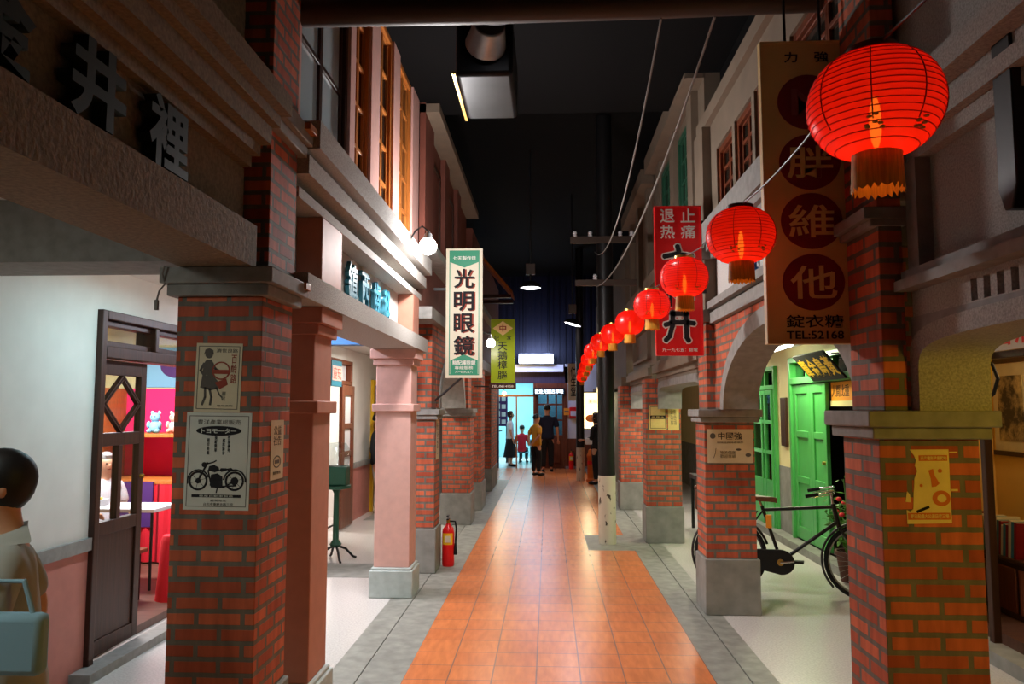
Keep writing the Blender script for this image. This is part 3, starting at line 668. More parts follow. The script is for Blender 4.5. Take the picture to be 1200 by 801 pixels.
# ------------------------------------------------------------------ hanging signs
def board(label, x0, x1, y, z0, z1, mface, mframe, th=0.03, fr=0.02, name='hanging_sign', cat='sign', inset=0.0):
    r = thing(name, label, cat, ((x0 + x1) / 2, y, z0))
    MB().box(x0 + fr, x1 - fr, y - th / 2, y + th / 2, z0 + fr, z1 - fr).build('face_board', mface, r)
    f = MB(); t = th / 2 + 0.006
    f.band(fS((0, y, 0)), [(x0, z0), (x1, z0), (x1, z1), (x0, z1)], [(x0 + fr, z0 + fr), (x1 - fr, z0 + fr), (x1 - fr, z1 - fr), (x0 + fr, z1 - fr)], -t, t)
    f.build('sign_frame', mframe, r)
    return r, y - th / 2
# cream sign with four red discs
X0, X1, YS, Z0, Z1 = 0.980, 1.402, 3.535, 2.005, 3.40
sg, yf = board('tall cream sign with red discs on the right, reading TEL:52168 at its foot', X0, X1, YS, Z0, Z1, 'sign_cream', 'sign_cream', fr=0.012)
cx = (X0 + X1) / 2
dz = [3.112, 2.832, 2.560, 2.282]
for z in dz: MB().disc(fS((cx, yf, z)), 0, 0, 0.137, 0, 0.003, 40, 0.128).build('red_disc', 'dark_red', sg)
M['m_grey'] = mat('dull_plum_paint', sr(150, 70, 74), 0.6)
text('M', 0.19, fS((cx, yf, dz[0])), 'm_grey', sg, t0=0.003, bold=0.02, fit=(0.15, 0.125))
for ch, z in zip('胖維他', dz[1:]): text(ch, 0.2, fS((cx, yf, z)), 'sign_cream', sg, t0=0.003, bold=0.012, fit=(0.205, 0.15))
text('力　強', 0.07, fS((cx, yf, 3.325)), 'ink', sg, t0=0.0, bold=0.012, fit=(0.20, 0.05))
text('錠衣糖', 0.07, fS((cx, yf, 2.106)), 'ink', sg, t0=0.0, bold=0.006, fit=(0.25, 0.058))
text('TEL:52168', 0.06, fS((cx, yf, 2.045)), 'ink', sg, t0=0.0, bold=0.012, fit=(0.25, 0.036))
for dx in (0.12, 0.28):
    MB().cyl((X0 + dx, YS, Z1 - 0.005), (X0 + dx, YS, 4.85), 0.007, n=8).build('hanger_rod', 'iron', sg)
# red medicine sign
X0, X1, YS, Z0, Z1 = 0.925, 1.325, 6.70, 2.165, 3.46
rs, yf = board('tall red medicine sign behind the lanterns on the right', X0, X1, YS, Z0, Z1, 'red', 'red', fr=0.01)
cx = (X0 + X1) / 2
for ch, dx, z in (('退', -0.088, 3.375), ('止', 0.088, 3.375), ('热', -0.088, 3.235), ('痛', 0.088, 3.235)):
    text(ch, 0.13, fS((cx + dx, yf, z)), 'white_paint', rs, bold=0.012, fit=(0.125, 0.12))
def brush(z, strokes, dots=()):
    o = fS((cx, yf, z)); a, b = MB(), MB()
    for st in strokes:
        a.stroke(o, st, 0.062, 0, 0.0015); b.stroke(o, st, 0.040, 0.0015, 0.003)
        for p_ in st: a.disc(o, p_[0], p_[1], 0.032, 0, 0.0016, 14); b.disc(o, p_[0], p_[1], 0.021, 0.0015, 0.0031, 14)
    a.build('letter_outline', 'white_paint', rs); b.build('letter', 'ink', rs)
brush(2.99, [[(-0.005, 0.115), (0.005, 0.075)], [(-0.115, 0.03), (-0.02, 0.05), (0.115, 0.03)], [(-0.04, -0.015), (-0.075, -0.07), (-0.105, -0.10)], [(0.035, -0.015), (0.065, -0.07), (0.10, -0.10)]])
text('神', 0.26, fS((cx, yf, 2.70)), 'white_paint', rs, bold=0.02, fit=(0.275, 0.25)); text('神', 0.26, fS((cx, yf, 2.70)), 'ink', rs, t0=0.002, bold=0.008, fit=(0.255, 0.23))
brush(2.42, [[(-0.055, 0.105), (-0.06, 0.0), (-0.085, -0.09), (-0.115, -0.12)], [(-0.055, 0.105), (0.055, 0.105)], [(0.055, 0.105), (0.06, -0.10), (0.075, -0.125)], [(-0.115, 0.01), (-0.04, 0.03), (0.04, 0.03), (0.12, 0.02)]])
MB().disc(fS((cx, yf, 2.42)), 0.0, 0.066, 0.018, 0.0016, 0.0034, 14).build('letter_dot', 'white_paint', rs)
text('九一九七五：話電', 0.04, fS((cx, yf, 2.215)), 'white_paint', rs, bold=0.01, fit=(0.30, 0.032))
MB().box(X1 - 0.005, 1.36, YS - 0.01, YS + 0.01, 3.3, 3.33).build('bracket', 'iron', rs)
MB().box(X1 - 0.005, 1.36, YS - 0.01, YS + 0.01, 2.7, 2.73).build('bracket', 'iron', rs)
# optician sign
X0, X1, YS, Z0, Z1 = -1.105, -0.705, 8.42, 2.045, 3.46
og, yf = board('tall cream and green optician sign on the left', X0, X1, YS, Z0, Z1, 'sign_white', 'sign_white', fr=0.012)
cx = (X0 + X1) / 2; hw = (X1 - X0) / 2
MB().band(fS((cx, yf, 0)), [(-hw + .035, Z0 + .03), (hw - .035, Z0 + .03), (hw - .035, Z1 - .02), (-hw + .035, Z1 - .02)], [(-hw + .045, Z0 + .04), (hw - .045, Z0 + .04), (hw - .045, Z1 - .03), (-hw + .045, Z1 - .03)], 0, 0.002).build('green_line', 'sign_green', og)
MB().poly(fS((cx, yf, 0)), [(-0.155, Z1 - .03), (-0.155, Z1 - .15), (0, Z1 - .21), (0.155, Z1 - .15), (0.155, Z1 - .03)], 0, 0.0025).build('green_pennant', 'sign_green', og)
text('七天製作佳', 0.06, fS((cx, yf, Z1 - .105)), 'white_paint', og, t0=0.0025, bold=0.01, fit=(0.25, 0.045))
for ch, z in zip('光明眼鏡', (3.13, 2.88, 2.64, 2.395)):
    text(ch, 0.21, fS((cx + 0.012, yf, z - 0.006)), 'ink_red', og, t0=0.0, bold=0.018, fit=(0.22, 0.215))
    text(ch, 0.21, fS((cx - 0.005, yf, z)), 'ink', og, t0=0.002, bold=0.018, fit=(0.22, 0.215))
MB().poly(fS((cx, yf, 0)), [(-0.15, Z0 + .03), (0.15, Z0 + .03), (0.15, Z0 + .19), (0, Z0 + .255), (-0.15, Z0 + .19)], 0, 0.0025).build('green_arrow', 'sign_green', og)
text('驗配護眼鏡', 0.06, fS((cx, yf, Z0 + .165)), 'white_paint', og, t0=0.0025, bold=0.012, fit=(0.25, 0.05))
text('專線服務', 0.05, fS((cx, yf, Z0 + .11)), 'white_paint', og, t0=0.0025, bold=0.006, fit=(0.2, 0.036))
text('六一四九五八', 0.04, fS((cx, yf, Z0 + .065)), 'white_paint', og, t0=0.0025, bold=0.004, fit=(0.19, 0.026))
MB().tube([(-1.22, 8.42, 1.80), (-1.10, 8.42, 1.90), (-0.93, 8.42, 2.05)], 0.012, 8).build('bracket', 'iron', og)
MB().box(-1.24, X0 + .01, 8.41, 8.43, 3.0, 3.03).build('bracket', 'iron', og)
# camphor sign
X0, X1, YS, Z0, Z1 = -0.90, -0.52, 12.35, 2.12, 3.13
ag, yf = board('lime green camphor sign with a red diamond emblem on the left', X0, X1, YS, Z0, Z1, 'olive', 'olive', fr=0.012)
cx = (X0 + X1) / 2
MB().poly(fS((cx, yf, 2.985)), [(-0.16, 0), (0, -0.115), (0.16, 0), (0, 0.115)], 0, 0.002).build('diamond_emblem', 'sign_cream', ag)
text('卍' if False else '中', 0.13, fS((cx, yf, 2.985)), 'ink_red', ag, t0=0.002, bold=0.03, fit=(0.11, 0.11))
for ch, z in zip('天鵝樟腦', (2.70, 2.555, 2.405, 2.24)): text(ch, 0.14, fS((cx - 0.005, yf, z)), 'ink', ag, bold=0.01, fit=(0.15, 0.135))
for ch, dx in (('記', -0.1), ('本', 0.1)): text(ch, 0.08, fS((cx + dx, yf, 2.83)), 'ink', ag, bold=0.01, fit=(0.08, 0.08))
MB().box(X0 - 0.28, X0 + .01, 12.34, 12.36, 2.9, 2.93).build('bracket', 'iron', ag)
wb, yf = board('small dark board with white digits under the lime sign', -0.93, -0.50, 12.35, 2.02, 2.11, 'dark_wood', 'dark_wood', fr=0.006)
text('TEL:0614958', 0.04, fS((-0.715, yf, 2.065)), 'white_paint', wb, fit=(0.34, 0.035))
MB().box(-1.16, -0.92, 12.34, 12.36, 2.05, 2.07).build('bracket', 'iron', wb)
aw = thing('wooden_awning', 'small brown wooden awning above the lime green sign', 'awning', (-0.9, 13.6, 3.7))
MB().poly(fS((0, 13.2, 0)), [(-1.199, 4.43), (-0.60, 3.72), (-0.60, 3.66), (-1.199, 4.36)], -0.8, 0).build('awning_board', 'wood', aw)
MB().box(-1.199, -0.62, 13.22, 13.28, 3.60, 3.66).build('batten', 'dark_wood', aw)
MB().box(-1.199, -0.62, 13.92, 13.98, 3.60, 3.66).build('batten', 'dark_wood', aw)
# ------------------------------------------------------------------ raised letters on the facades
ch3 = '金井裡'
for c, y in zip(ch3, (1.74, 2.175, 2.60)):
    o = text(c, 0.27, fE((-1.37, y, 2.665)), 'letter_dark', None, 'raised_letter', depth=0.045, t0=0.012, bold=0.03, fit=(0.28, 0.25))
    p = MB().box(-1.371, -1.355, y - 0.03, y + 0.03, 2.64, 2.69)
    loc = Vector((-1.37, y, 2.54))
    for v in o.data.vertices: v.co -= loc
    o.location = loc
    tag(o, {'金': 'dark raised letter at the left edge of the front sign band, partly cut off', '井': 'dark raised letter shaped like a double cross on the front sign band', '裡': 'dark raised letter nearest the large left pillar on the front sign band'}[c], 'letter', 'dark raised letters on the front sign band')
    p.bm.free()
for c, y, l in zip('鎮西齒科', (5.44, 5.83, 6.24, 6.63), ('first', 'second', 'third', 'fourth')):
    o = text(c, 0.30, fE((-1.42, y, 2.60 - (y - 5.44) * 0.01)), 'teal', None, 'raised_letter', depth=0.03, t0=0.012, bold=0.012, fit=(0.25, 0.30))
    loc = Vector((-1.42, y, 2.45))
    for v in o.data.vertices: v.co -= loc
    o.location = loc
    tag(o, l + ' teal raised letter on the white panel, counting from the near pink post', 'letter', 'teal raised letters on the portico panel')
for c, y, l in zip('廣昌號', (5.55, 4.85, 4.1), ('first', 'second', 'third')):
    o = text(c, 0.36, fW((1.455, y, 2.80)), 'blue', None, 'raised_letter', depth=0.03, t0=0.015, bold=0.035, fit=(0.42, 0.33))
    loc = Vector((1.455, y, 2.64))
    for v in o.data.vertices: v.co -= loc
    o.location = loc
    tag(o, l + ' blue raised letter on the right panel, counting from the red sign', 'letter', 'blue raised letters above the brick arch')
pq = MB().poly(fW((1.45, 2.43, 0)), [(-0.05, 2.95), (0.05, 2.95), (0.05, 2.40), (0.02, 2.33), (-0.02, 2.33), (-0.05, 2.40)], -0.05, 0.03).build('dark_plaque', 'iron', None, 0.005)
tag(pq, 'narrow dark plaque with a pointed foot on the upper right wall', 'plaque')
# ------------------------------------------------------------------ red paper lanterns
M['hoop'] = mat('dark_red_hoop', sr(196, 14, 12), 0.7)
def lantern(label, px, py, w, D, detail):
    d = ray(px, py); pos = Vector((0, 0, HC)) + d * (D / d.y)
    R = w / F * (pos - Vector((0, 0, HC))).length / 2 * 0.985
    r = thing('red_lantern', label, 'lantern', pos, 'red paper lanterns on the string')
    H = R * 0.80; nr = 22 if detail else 12
    prof = []
    for i in range(nr * 2 + 1):
        t = -1 + 2 * i / (nr * 2); a = math.asin(max(-1, min(1, t * 0.955)))
        rr = R * (math.cos(a) ** 0.82) * (1.0 if i % 2 == 0 else 0.972)
        prof.append((rr, t * H))
    shade = MB(); rings = []
    for rr, z in prof: rings.append([shade.bm.verts.new(pos + Vector((rr * math.cos(2 * PI * k / 36), rr * math.sin(2 * PI * k / 36), z))) for k in range(36)])
    for A, B in zip(rings, rings[1:]):
        for k in range(36): shade.bm.faces.new((A[k], A[(k + 1) % 36], B[(k + 1) % 36], B[k]))
    sh = shade.build('lantern_shade', 'lantern', r, angle=80)
    rt = prof[-1][0]
    MB().lathe(pos, [(rt, H - 0.002), (rt * 1.04, H), (rt * 1.04, H + R * 0.10), (rt * 0.8, H + R * 0.11), (0.0001, H + R * 0.11)], 28).build('top_cap', 'brass' if detail < 2 else 'pipe', r)
    tz = -H
    t = MB(); n = 48
    top = [t.bm.verts.new(pos + Vector((rt * 0.98 * math.cos(2 * PI * k / n), rt * 0.98 * math.sin(2 * PI * k / n), tz + 0.002))) for k in range(n)]
    bot = [t.bm.verts.new(pos + Vector((rt * (1.0 + 0.05 * (k % 2)) * math.cos(2 * PI * k / n), rt * (1.0 + 0.05 * (k % 2)) * math.sin(2 * PI * k / n), tz - R * (0.56 + 0.05 * math.sin(k * 2.7))))) for k in range(n)]
    for k in range(n): t.bm.faces.new((top[k], top[(k + 1) % n], bot[(k + 1) % n], bot[k]))
    t.build('fringe', 'tassel', r)
    MB().ball(pos + Vector((0, 0, -R * 0.28)), R * 0.09, R * 0.09, R * 0.42, 12, 8).build('bulb', 'lantern_bulb', r)
    if detail:
        hp = MB()
        for i in range(1, 17):
            tt = -1 + 2 * i / 17; aa = math.asin(tt * 0.955); rr = R * (math.cos(aa) ** 0.82) * 0.999
            hp.tube([pos + Vector((rr * math.cos(2 * PI * k / 36), rr * math.sin(2 * PI * k / 36), tt * H)) for k in range(36)], R * 0.009, 5, True)
        hp.build('bamboo_hoops', 'hoop', r)
        for k in range(8):
            a = 2 * PI * k / 8 + 0.35; pts = []
            for i in range(9):
                tt = -0.62 + 1.42 * i / 8; aa = math.asin(tt * 0.955); rr = R * (math.cos(aa) ** 0.82) + 0.0006
                pts.append(pos + Vector((rr * math.cos(a), rr * math.sin(a), tt * H)))
            MB().tube(pts, R * 0.010, 5).build('seam', 'dark_red', r)
        for a in (-1.05, -2.0, 0.4, 1.6):
            g = MB()
            for i in range(7):
                b = a + random.uniform(-.16, .16); tt = -0.66 + random.uniform(-.10, .12); aa = math.asin(tt * 0.955); rr = R * (math.cos(aa) ** 0.82) + 0.0008
                c = pos + Vector((rr * math.cos(b), rr * math.sin(b), tt * H)); g.ball(c, R * 0.045, R * 0.045, R * 0.02, 6, 4)
            g.build('gold_print', 'gold', r)
    l = bpy.data.lights.new('lantern_light', 'POINT'); l.energy = 0.8 * (R / 0.16) ** 2; l.color = (1.0, 0.40, 0.12); l.shadow_soft_size = R * 0.3
    lo = bpy.data.objects.new('lantern_light', l); COL.objects.link(lo); lo.parent = r; lo.location = (0, 0, -R * 0.3)
    return pos, R, H
LN = [(1025, 123, 134, 1.9, 2, 'largest red lantern, nearest, in front of the cream disc sign'),
      (868, 276, 77, 3.3, 2, 'second red lantern from the front, before the blue lettering'),
      (802, 325, 56, 4.55, 1, 'third red lantern from the front, across the red medicine sign'),
      (764, 357, 43, 5.75, 1, 'fourth red lantern, overlapping the left edge of the red sign'),
      (738, 378, 35, 7.2, 0, 'fifth red lantern, just left of the red sign'),
      (718, 391, 29, 8.5, 0, 'sixth red lantern, before the right edge of the black pole'),
      (704, 401, 25, 9.6, 0, 'seventh red lantern, before the left edge of the black pole'),
      (695, 411, 22, 11.4, 0, 'fifth red lantern from the far end of the string'),
      (690, 421, 19, 13.2, 0, 'fourth red lantern from the far end of the string'),
      (687, 429, 17, 15.0, 0, 'third red lantern from the far end of the string'),
      (684, 436, 15, 16.8, 0, 'second red lantern from the far end of the string'),
      (682, 442, 13, 18.5, 0, 'last red lantern at the far end of the string')]
tops = [Vector((0.80, 0.4, 2.62))]
for px, py, wd, D, dt, lb in LN:
    pos, R, H = lantern(lb, px, py, wd, D, dt)
    tops.append(pos + Vector((0, 0, H + R * 0.11)))
ls = thing('lantern_cord', 'thin cord along which all the red lanterns hang', 'cord', tops[1])
pts = []
for a, b in zip(tops, tops[1:]): pts += sag(a, b, 0.02 + (b - a).length * 0.015, 8)[:-1]
pts.append(tops[-1]); MB().tube(pts, 0.004, 6).build('cord', 'iron', ls)
# ------------------------------------------------------------------ posters on the pillars
def poster(label, m, w, h, material, outline=None, name='poster'):
    r = thing(name, label, 'poster', m @ Vector((0, -h / 2, 0)))
    pts = outline or [(-w / 2, -h / 2), (w / 2, -h / 2), (w / 2, h / 2), (-w / 2, h / 2)]
    MB().poly(m, pts, 0.001, 0.003).build('sheet', material, r)
    return r
T = 0.003
# the cosmetics poster with a woman
m = fS((-1.437, 3.35, 1.853)) @ Matrix.Rotation(-0.02, 4, 'Z'); w_, h_ = 0.205, 0.30
p = poster('aged poster of a woman holding a disc, topmost on the large left pillar', m, w_, h_, 'paper')
MB().band(m, [(-.092, -.138), (.092, -.138), (.092, .138), (-.092, .138)], [(-.089, -.135), (.089, -.135), (.089, .135), (-.089, .135)], T, T + .0008).build('border_line', 'ink_grey', p)
g = MB()
g.disc(m, -.045, .10, .017, T, T + .001, 20).poly(m, [(-.068, .10), (-.062, .122), (-.045, .128), (-.028, .120), (-.024, .10), (-.035, .112), (-.055, .112)], T, T + .0016)
g.poly(m, [(-.072, .012), (-.066, .062), (-.055, .078), (-.034, .078), (-.022, .060), (-.028, .030), (-.020, .006)], T, T + .001)
g.poly(m, [(-.078, -.045), (-.070, .010), (-.022, .008), (.012, -.030), (.004, -.048), (-.03, -.056)], T, T + .001)
g.stroke(m, [(-.03, .058), (-.012, .036), (.008, .026)], .011, T, T + .0012).stroke(m, [(-.066, .06), (-.08, .03), (-.06, .006)], .010, T, T + .0012)
g.stroke(m, [(-.056, -.045), (-.054, -.085), (-.066, -.118)], .010, T, T + .001).stroke(m, [(-.036, -.05), (-.026, -.085), (-.030, -.118)], .010, T, T + .001).stroke(m, [(-.006, -.045), (.010, -.075), (.020, -.085)], .006, T, T + .001)
g.build('woman_drawing', 'ink_grey', p)
n = 28
MB().band(m, [(.012 + .040 * math.cos(2 * PI * k / n), .030 + .040 * math.sin(2 * PI * k / n)) for k in range(n)], [(.012 + .034 * math.cos(2 * PI * k / n), .030 + .034 * math.sin(2 * PI * k / n)) for k in range(n)], T, T + .002).rect(m, -.024, .048, .016, .034, T, T + .0018).build('printed_disc', 'ink_red', p)
MB().poly(m, [(-.014, -.022), (.036, -.004), (.044, -.030), (.01, -.05)], T, T + .0018).build('printed_cloth', 'ink_red', p)
text('濟世良路', .03, m @ Matrix.Translation((.035, .118, 0)), 'ink_grey', p, t0=T, depth=.001, fit=(.095, .018))
text('百\n齡\n路', .03, m @ Matrix.Translation((.068, .038, 0)), 'ink_red', p, t0=T, depth=.001, bold=.01, fit=(.026, .125))
text('謹製\n衛生', .02, m @ Matrix.Translation((.028, -.080, 0)), 'ink_grey', p, t0=T, depth=.001, fit=(.018, .04))
text('愛用老牌', .02, m @ Matrix.Translation((.035, -.122, 0)), 'ink_grey', p, t0=T, depth=.001, fit=(.07, .008))
# the motorcycle poster
m = fS((-1.428, 3.35, 1.492)) @ Matrix.Rotation(-0.012, 4, 'Z')
p = poster('aged motorcycle advertisement, lower poster on the large left pillar', m, .288, .418, 'paper2')
MB().band(m, [(-.132, -.195), (.132, -.195), (.132, .195), (-.132, .195)], [(-.129, -.192), (.129, -.192), (.129, .192), (-.129, .192)], T, T + .0006).build('border_line', 'ink_grey', p)
text('豊洋產業総販売', .03, m @ Matrix.Translation((0, .168, 0)), 'ink_grey', p, t0=T, depth=.001, fit=(.19, .021))
MB().disc(m, 0, .130, .100, T, T + .001, 40, .021).build('black_oval', 'ink', p)
text('トヨモーター', .03, m @ Matrix.Translation((0, .130, 0)), 'paper2', p, t0=T + .001, depth=.001, bold=.025, fit=(.155, .022))
for i, (tx, s_) in enumerate((('性能優秀', .062), ('燃料節省', .034), ('操縦簡単', .004), ('堅牢美観', -.034))[::-1]):
    text('\n'.join(tx), .02, m @ Matrix.Translation((s_ - .015 if i % 2 else s_ - .01, .062 + .012 * (i % 2), 0)), 'ink', p, t0=T, depth=.001, bold=.01, fit=(.012, .070))
k = MB(); n = 30
def ring(cx, cy, r, wd): k.band(m, [(cx + r * math.cos(2 * PI * i / n), cy + r * math.sin(2 * PI * i / n)) for i in range(n)], [(cx + (r - wd) * math.cos(2 * PI * i / n), cy + (r - wd) * math.sin(2 * PI * i / n)) for i in range(n)], T, T + .001)
ring(-.082, -.085, .042, .009); ring(.078, -.085, .042, .009); k.disc(m, -.082, -.085, .012, T, T + .001); k.disc(m, .078, -.085, .017, T, T + .001)
for a in range(6):
    for cx in (-.082, .078): k.stroke(m, [(cx, -.085), (cx + .036 * math.cos(a * PI / 3 + .3), -.085 + .036 * math.sin(a * PI / 3 + .3))], .0016, T, T + .0008)
k.band(m, [(.078 + .052 * math.cos(PI * i / 10 - .1), -.085 + .052 * math.sin(PI * i / 10 - .1)) for i in range(11)], [(.078 + .045 * math.cos(PI * i / 10 - .1), -.085 + .045 * math.sin(PI * i / 10 - .1)) for i in range(11)], T, T + .0012, closed=False)
k.band(m, [(-.082 + .050 * math.cos(PI * i / 10 + .3), -.085 + .050 * math.sin(PI * i / 10 + .3)) for i in range(11)], [(-.082 + .044 * math.cos(PI * i / 10 + .3), -.085 + .044 * math.sin(PI * i / 10 + .3)) for i in range(11)], T, T + .0012, closed=False)
k.stroke(m, [(-.082, -.085), (-.050, -.020), (-.044, -.008)], .008, T, T + .0014).stroke(m, [(-.044, -.012), (-.016, -.004), (-.006, .002)], .005, T, T + .0014)
k.disc(m, -.058, -.016, .011, T, T + .0015, 16).poly(m, [(-.040, -.040), (-.036, -.022), (-.015, -.016), (.006, -.026), (.010, -.040), (-.01, -.048)], T, T + .0016)
k.poly(m, [(.010, -.040), (.016, -.030), (.040, -.030), (.046, -.038), (.02, -.046)], T, T + .0016).poly(m, [(.040, -.032), (.062, -.028), (.070, -.036), (.05, -.042)], T, T + .0016)
k.poly(m, [(-.030, -.105), (-.026, -.058), (.002, -.052), (.024, -.066), (.026, -.105), (.0, -.116)], T, T + .0012).stroke(m, [(-.040, -.04), (-.022, -.110), (.03, -.112), (.078, -.085)], .006, T, T + .0014).stroke(m, [(.02, -.108), (.085, -.104)], .006, T, T + .0015).stroke(m, [(.005, -.11), (.0, -.135)], .005, T, T + .0012)
k.build('motorcycle_drawing', 'ink', p)
MB().rect(m, -.108, .108, -.155, -.143, T, T + .001).build('black_bar', 'ink', p)
text('豊産自動車製造', .02, m @ Matrix.Translation((0, -.149, 0)), 'paper2', p, t0=T + .001, depth=.001, fit=(.15, .008))
text('総発売元', .02, m @ Matrix.Translation((.01, -.168, 0)), 'ink_grey', p, t0=T, depth=.001, fit=(.07, .010))
text('台北市重慶北路三段', .02, m @ Matrix.Translation((.01, -.184, 0)), 'ink_grey', p, t0=T, depth=.001, fit=(.13, .012))
# the narrow leaflet on the aisle side of the large left pillar
m = fE((-1.25, 3.575, 1.53))
p = poster('narrow aged leaflet on the aisle side of the large left pillar', m, .17, .27, 'paper')
n = 24
MB().band(m, [(.05 * math.cos(2 * PI * i / n), -.055 + .028 * math.sin(2 * PI * i / n)) for i in range(n)], [(.044 * math.cos(2 * PI * i / n), -.055 + .023 * math.sin(2 * PI * i / n)) for i in range(n)], T, T + .001).rect(m, -.03, .03, -.063, -.047, T, T + .001).build('oval_print', 'ink_grey', p)
text('公益\n社告', .05, m @ Matrix.Translation((0, .065, 0)), 'ink_grey', p, t0=T, depth=.001, fit=(.10, .09))
text('批發零售', .03, m @ Matrix.Translation((0, -.105, 0)), 'ink_grey', p, t0=T, depth=.001, fit=(.10, .014))
# torn yellow poster
m = fS((1.468, 3.13, 1.418)) @ Matrix.Rotation(0.01, 4, 'Z')
ol = [(-.085, -.142), (.083, -.140), (.085, .142), (-.062, .142), (-.046, .118), (-.040, .10), (-.046, .080), (-.038, .060), (-.050, .030), (-.056, -.03), (-.060, -.085), (-.072, -.095), (-.085, -.088)]
p = poster('torn yellow poster with orange prints on the right front pillar', m, .17, .285, 'paper_yellow', ol)
MB().rect(m, -.030, .078, .098, .120, T, T + .001).build('printed_band', 'ink_orange', p)
MB().rect(m, -.082, .078, -.126, -.100, T, T + .001).build('printed_band', 'ink_orange', p)
text('國產電影隆重獻映', .02, m @ Matrix.Translation((.026, .109, 0)), 'paper_yellow', p, t0=T + .001, depth=.001, bold=.02, fit=(.098, .015))
text('即日起盛大公演日夜三場', .02, m @ Matrix.Translation((0, -.113, 0)), 'paper_yellow', p, t0=T + .001, depth=.001, bold=.02, fit=(.145, .017))
k = MB()
k.poly(m, [(.004, .062), (.022, .068), (.028, .040), (.044, .012), (.030, .000), (.014, -.002), (.012, .03)], T, T + .001)
k.disc(m, .048, .06, .008, T, T + .001, 12).disc(m, -.026, .004, .006, T, T + .001, 12)
k.band(m, [(.048 + .034 * math.cos(2 * PI * i / n), -.045 + .030 * math.sin(2 * PI * i / n)) for i in range(n)], [(.050 + .018 * math.cos(2 * PI * i / n), -.045 + .015 * math.sin(2 * PI * i / n)) for i in range(n)], T, T + .001)
k.build('figure_print', 'ink_orange', p)
MB().stroke(m, [(-.045, -.095), (-.02, -.085), (-.002, -.078)], .010, T, T + .001).build('black_scrap', 'ink', p)
sc = MB().poly(m, [(-.088, -.058), (-.068, -.060), (-.070, -.030), (-.080, -.018)], .001, .003); sc.build('paper_scrap', 'paper_yellow', p)
MB().rect(m, .088, .118, .128, .133, .001, .003).build('tape_strip', 'paper_yellow', p)
MB().rect(m, .088, .112, -.018, -.010, .001, .003).build('tape_strip', 'paper_yellow', p)
# notices further along
m = fS((1.545, 6.76, 1.40)); p = poster('white notice with brush lettering on the pillar before the bicycle', m, .385, .285, 'paper')
text('中國強', .08, m @ Matrix.Translation((.0, .085, 0)), 'ink', p, t0=T, depth=.001, bold=.01, fit=(.20, .062))
MB().disc(m, -.145, .085, .024, T, T + .001).build('round_stamp', 'ink_grey', p)
text('誠徵店員待遇優厚', .03, m @ Matrix.Translation((0, .030, 0)), 'ink_grey', p, t0=T, depth=.001, fit=(.22, .016))
MB().disc(m, .07, -.03, .022, T, T + .001, 20, .010).build('shoe_print', 'ink_grey', p)
MB().disc(m, .15, -.075, .024, T, T + .001, 20, .016).build('shoe_print', 'ink_grey', p)
MB().stroke(m, [(-.14, -.10), (-.125, -.06), (-.12, -.02)], .005, T, T + .001).build('stem_print', 'ink_grey', p)
text('物美價廉\n歡迎惠顧', .03, m @ Matrix.Translation((-.02, -.07, 0)), 'ink_grey', p, t0=T, depth=.001, fit=(.13, .06))
m = fS((1.425, 10.25, 1.60)); p = poster('framed notice with a dark middle band, left on the pillar by the utility pole', m, .225, .31, 'paper_yellow')
MB().rect(m, -.10, .10, -.02, .025, T, T + .001).build('dark_band', 'ink', p)
text('香蕉水', .06, m @ Matrix.Translation((0, .002, 0)), 'paper_yellow', p, t0=T + .001, depth=.001, fit=(.17, .03))
MB().band(m, [(-.1, -.14), (.1, -.14), (.1, .14), (-.1, .14)], [(-.094, -.134), (.094, -.134), (.094, .134), (-.094, .134)], T, T + .001).build('border_line', 'ink', p)
m = fS((1.625, 10.25, 1.58)); p = poster('plain yellowed notice, right on the pillar by the utility pole', m, .14, .29, 'paper_yellow')
text('公告\n公告\n事項', .05, m @ Matrix.Translation((0, .02, 0)), 'ink_grey', p, t0=T, depth=.001, fit=(.08, .20))
m = fE((-1.20, 8.49, 1.40)); p = poster('narrow pale leaflet on the side of the pillar behind the fire extinguisher', m, .2, .46, 'paper')
text('安\n全\n第\n一', .06, m, 'ink_grey', p, t0=T, depth=.001, fit=(.08, .34))
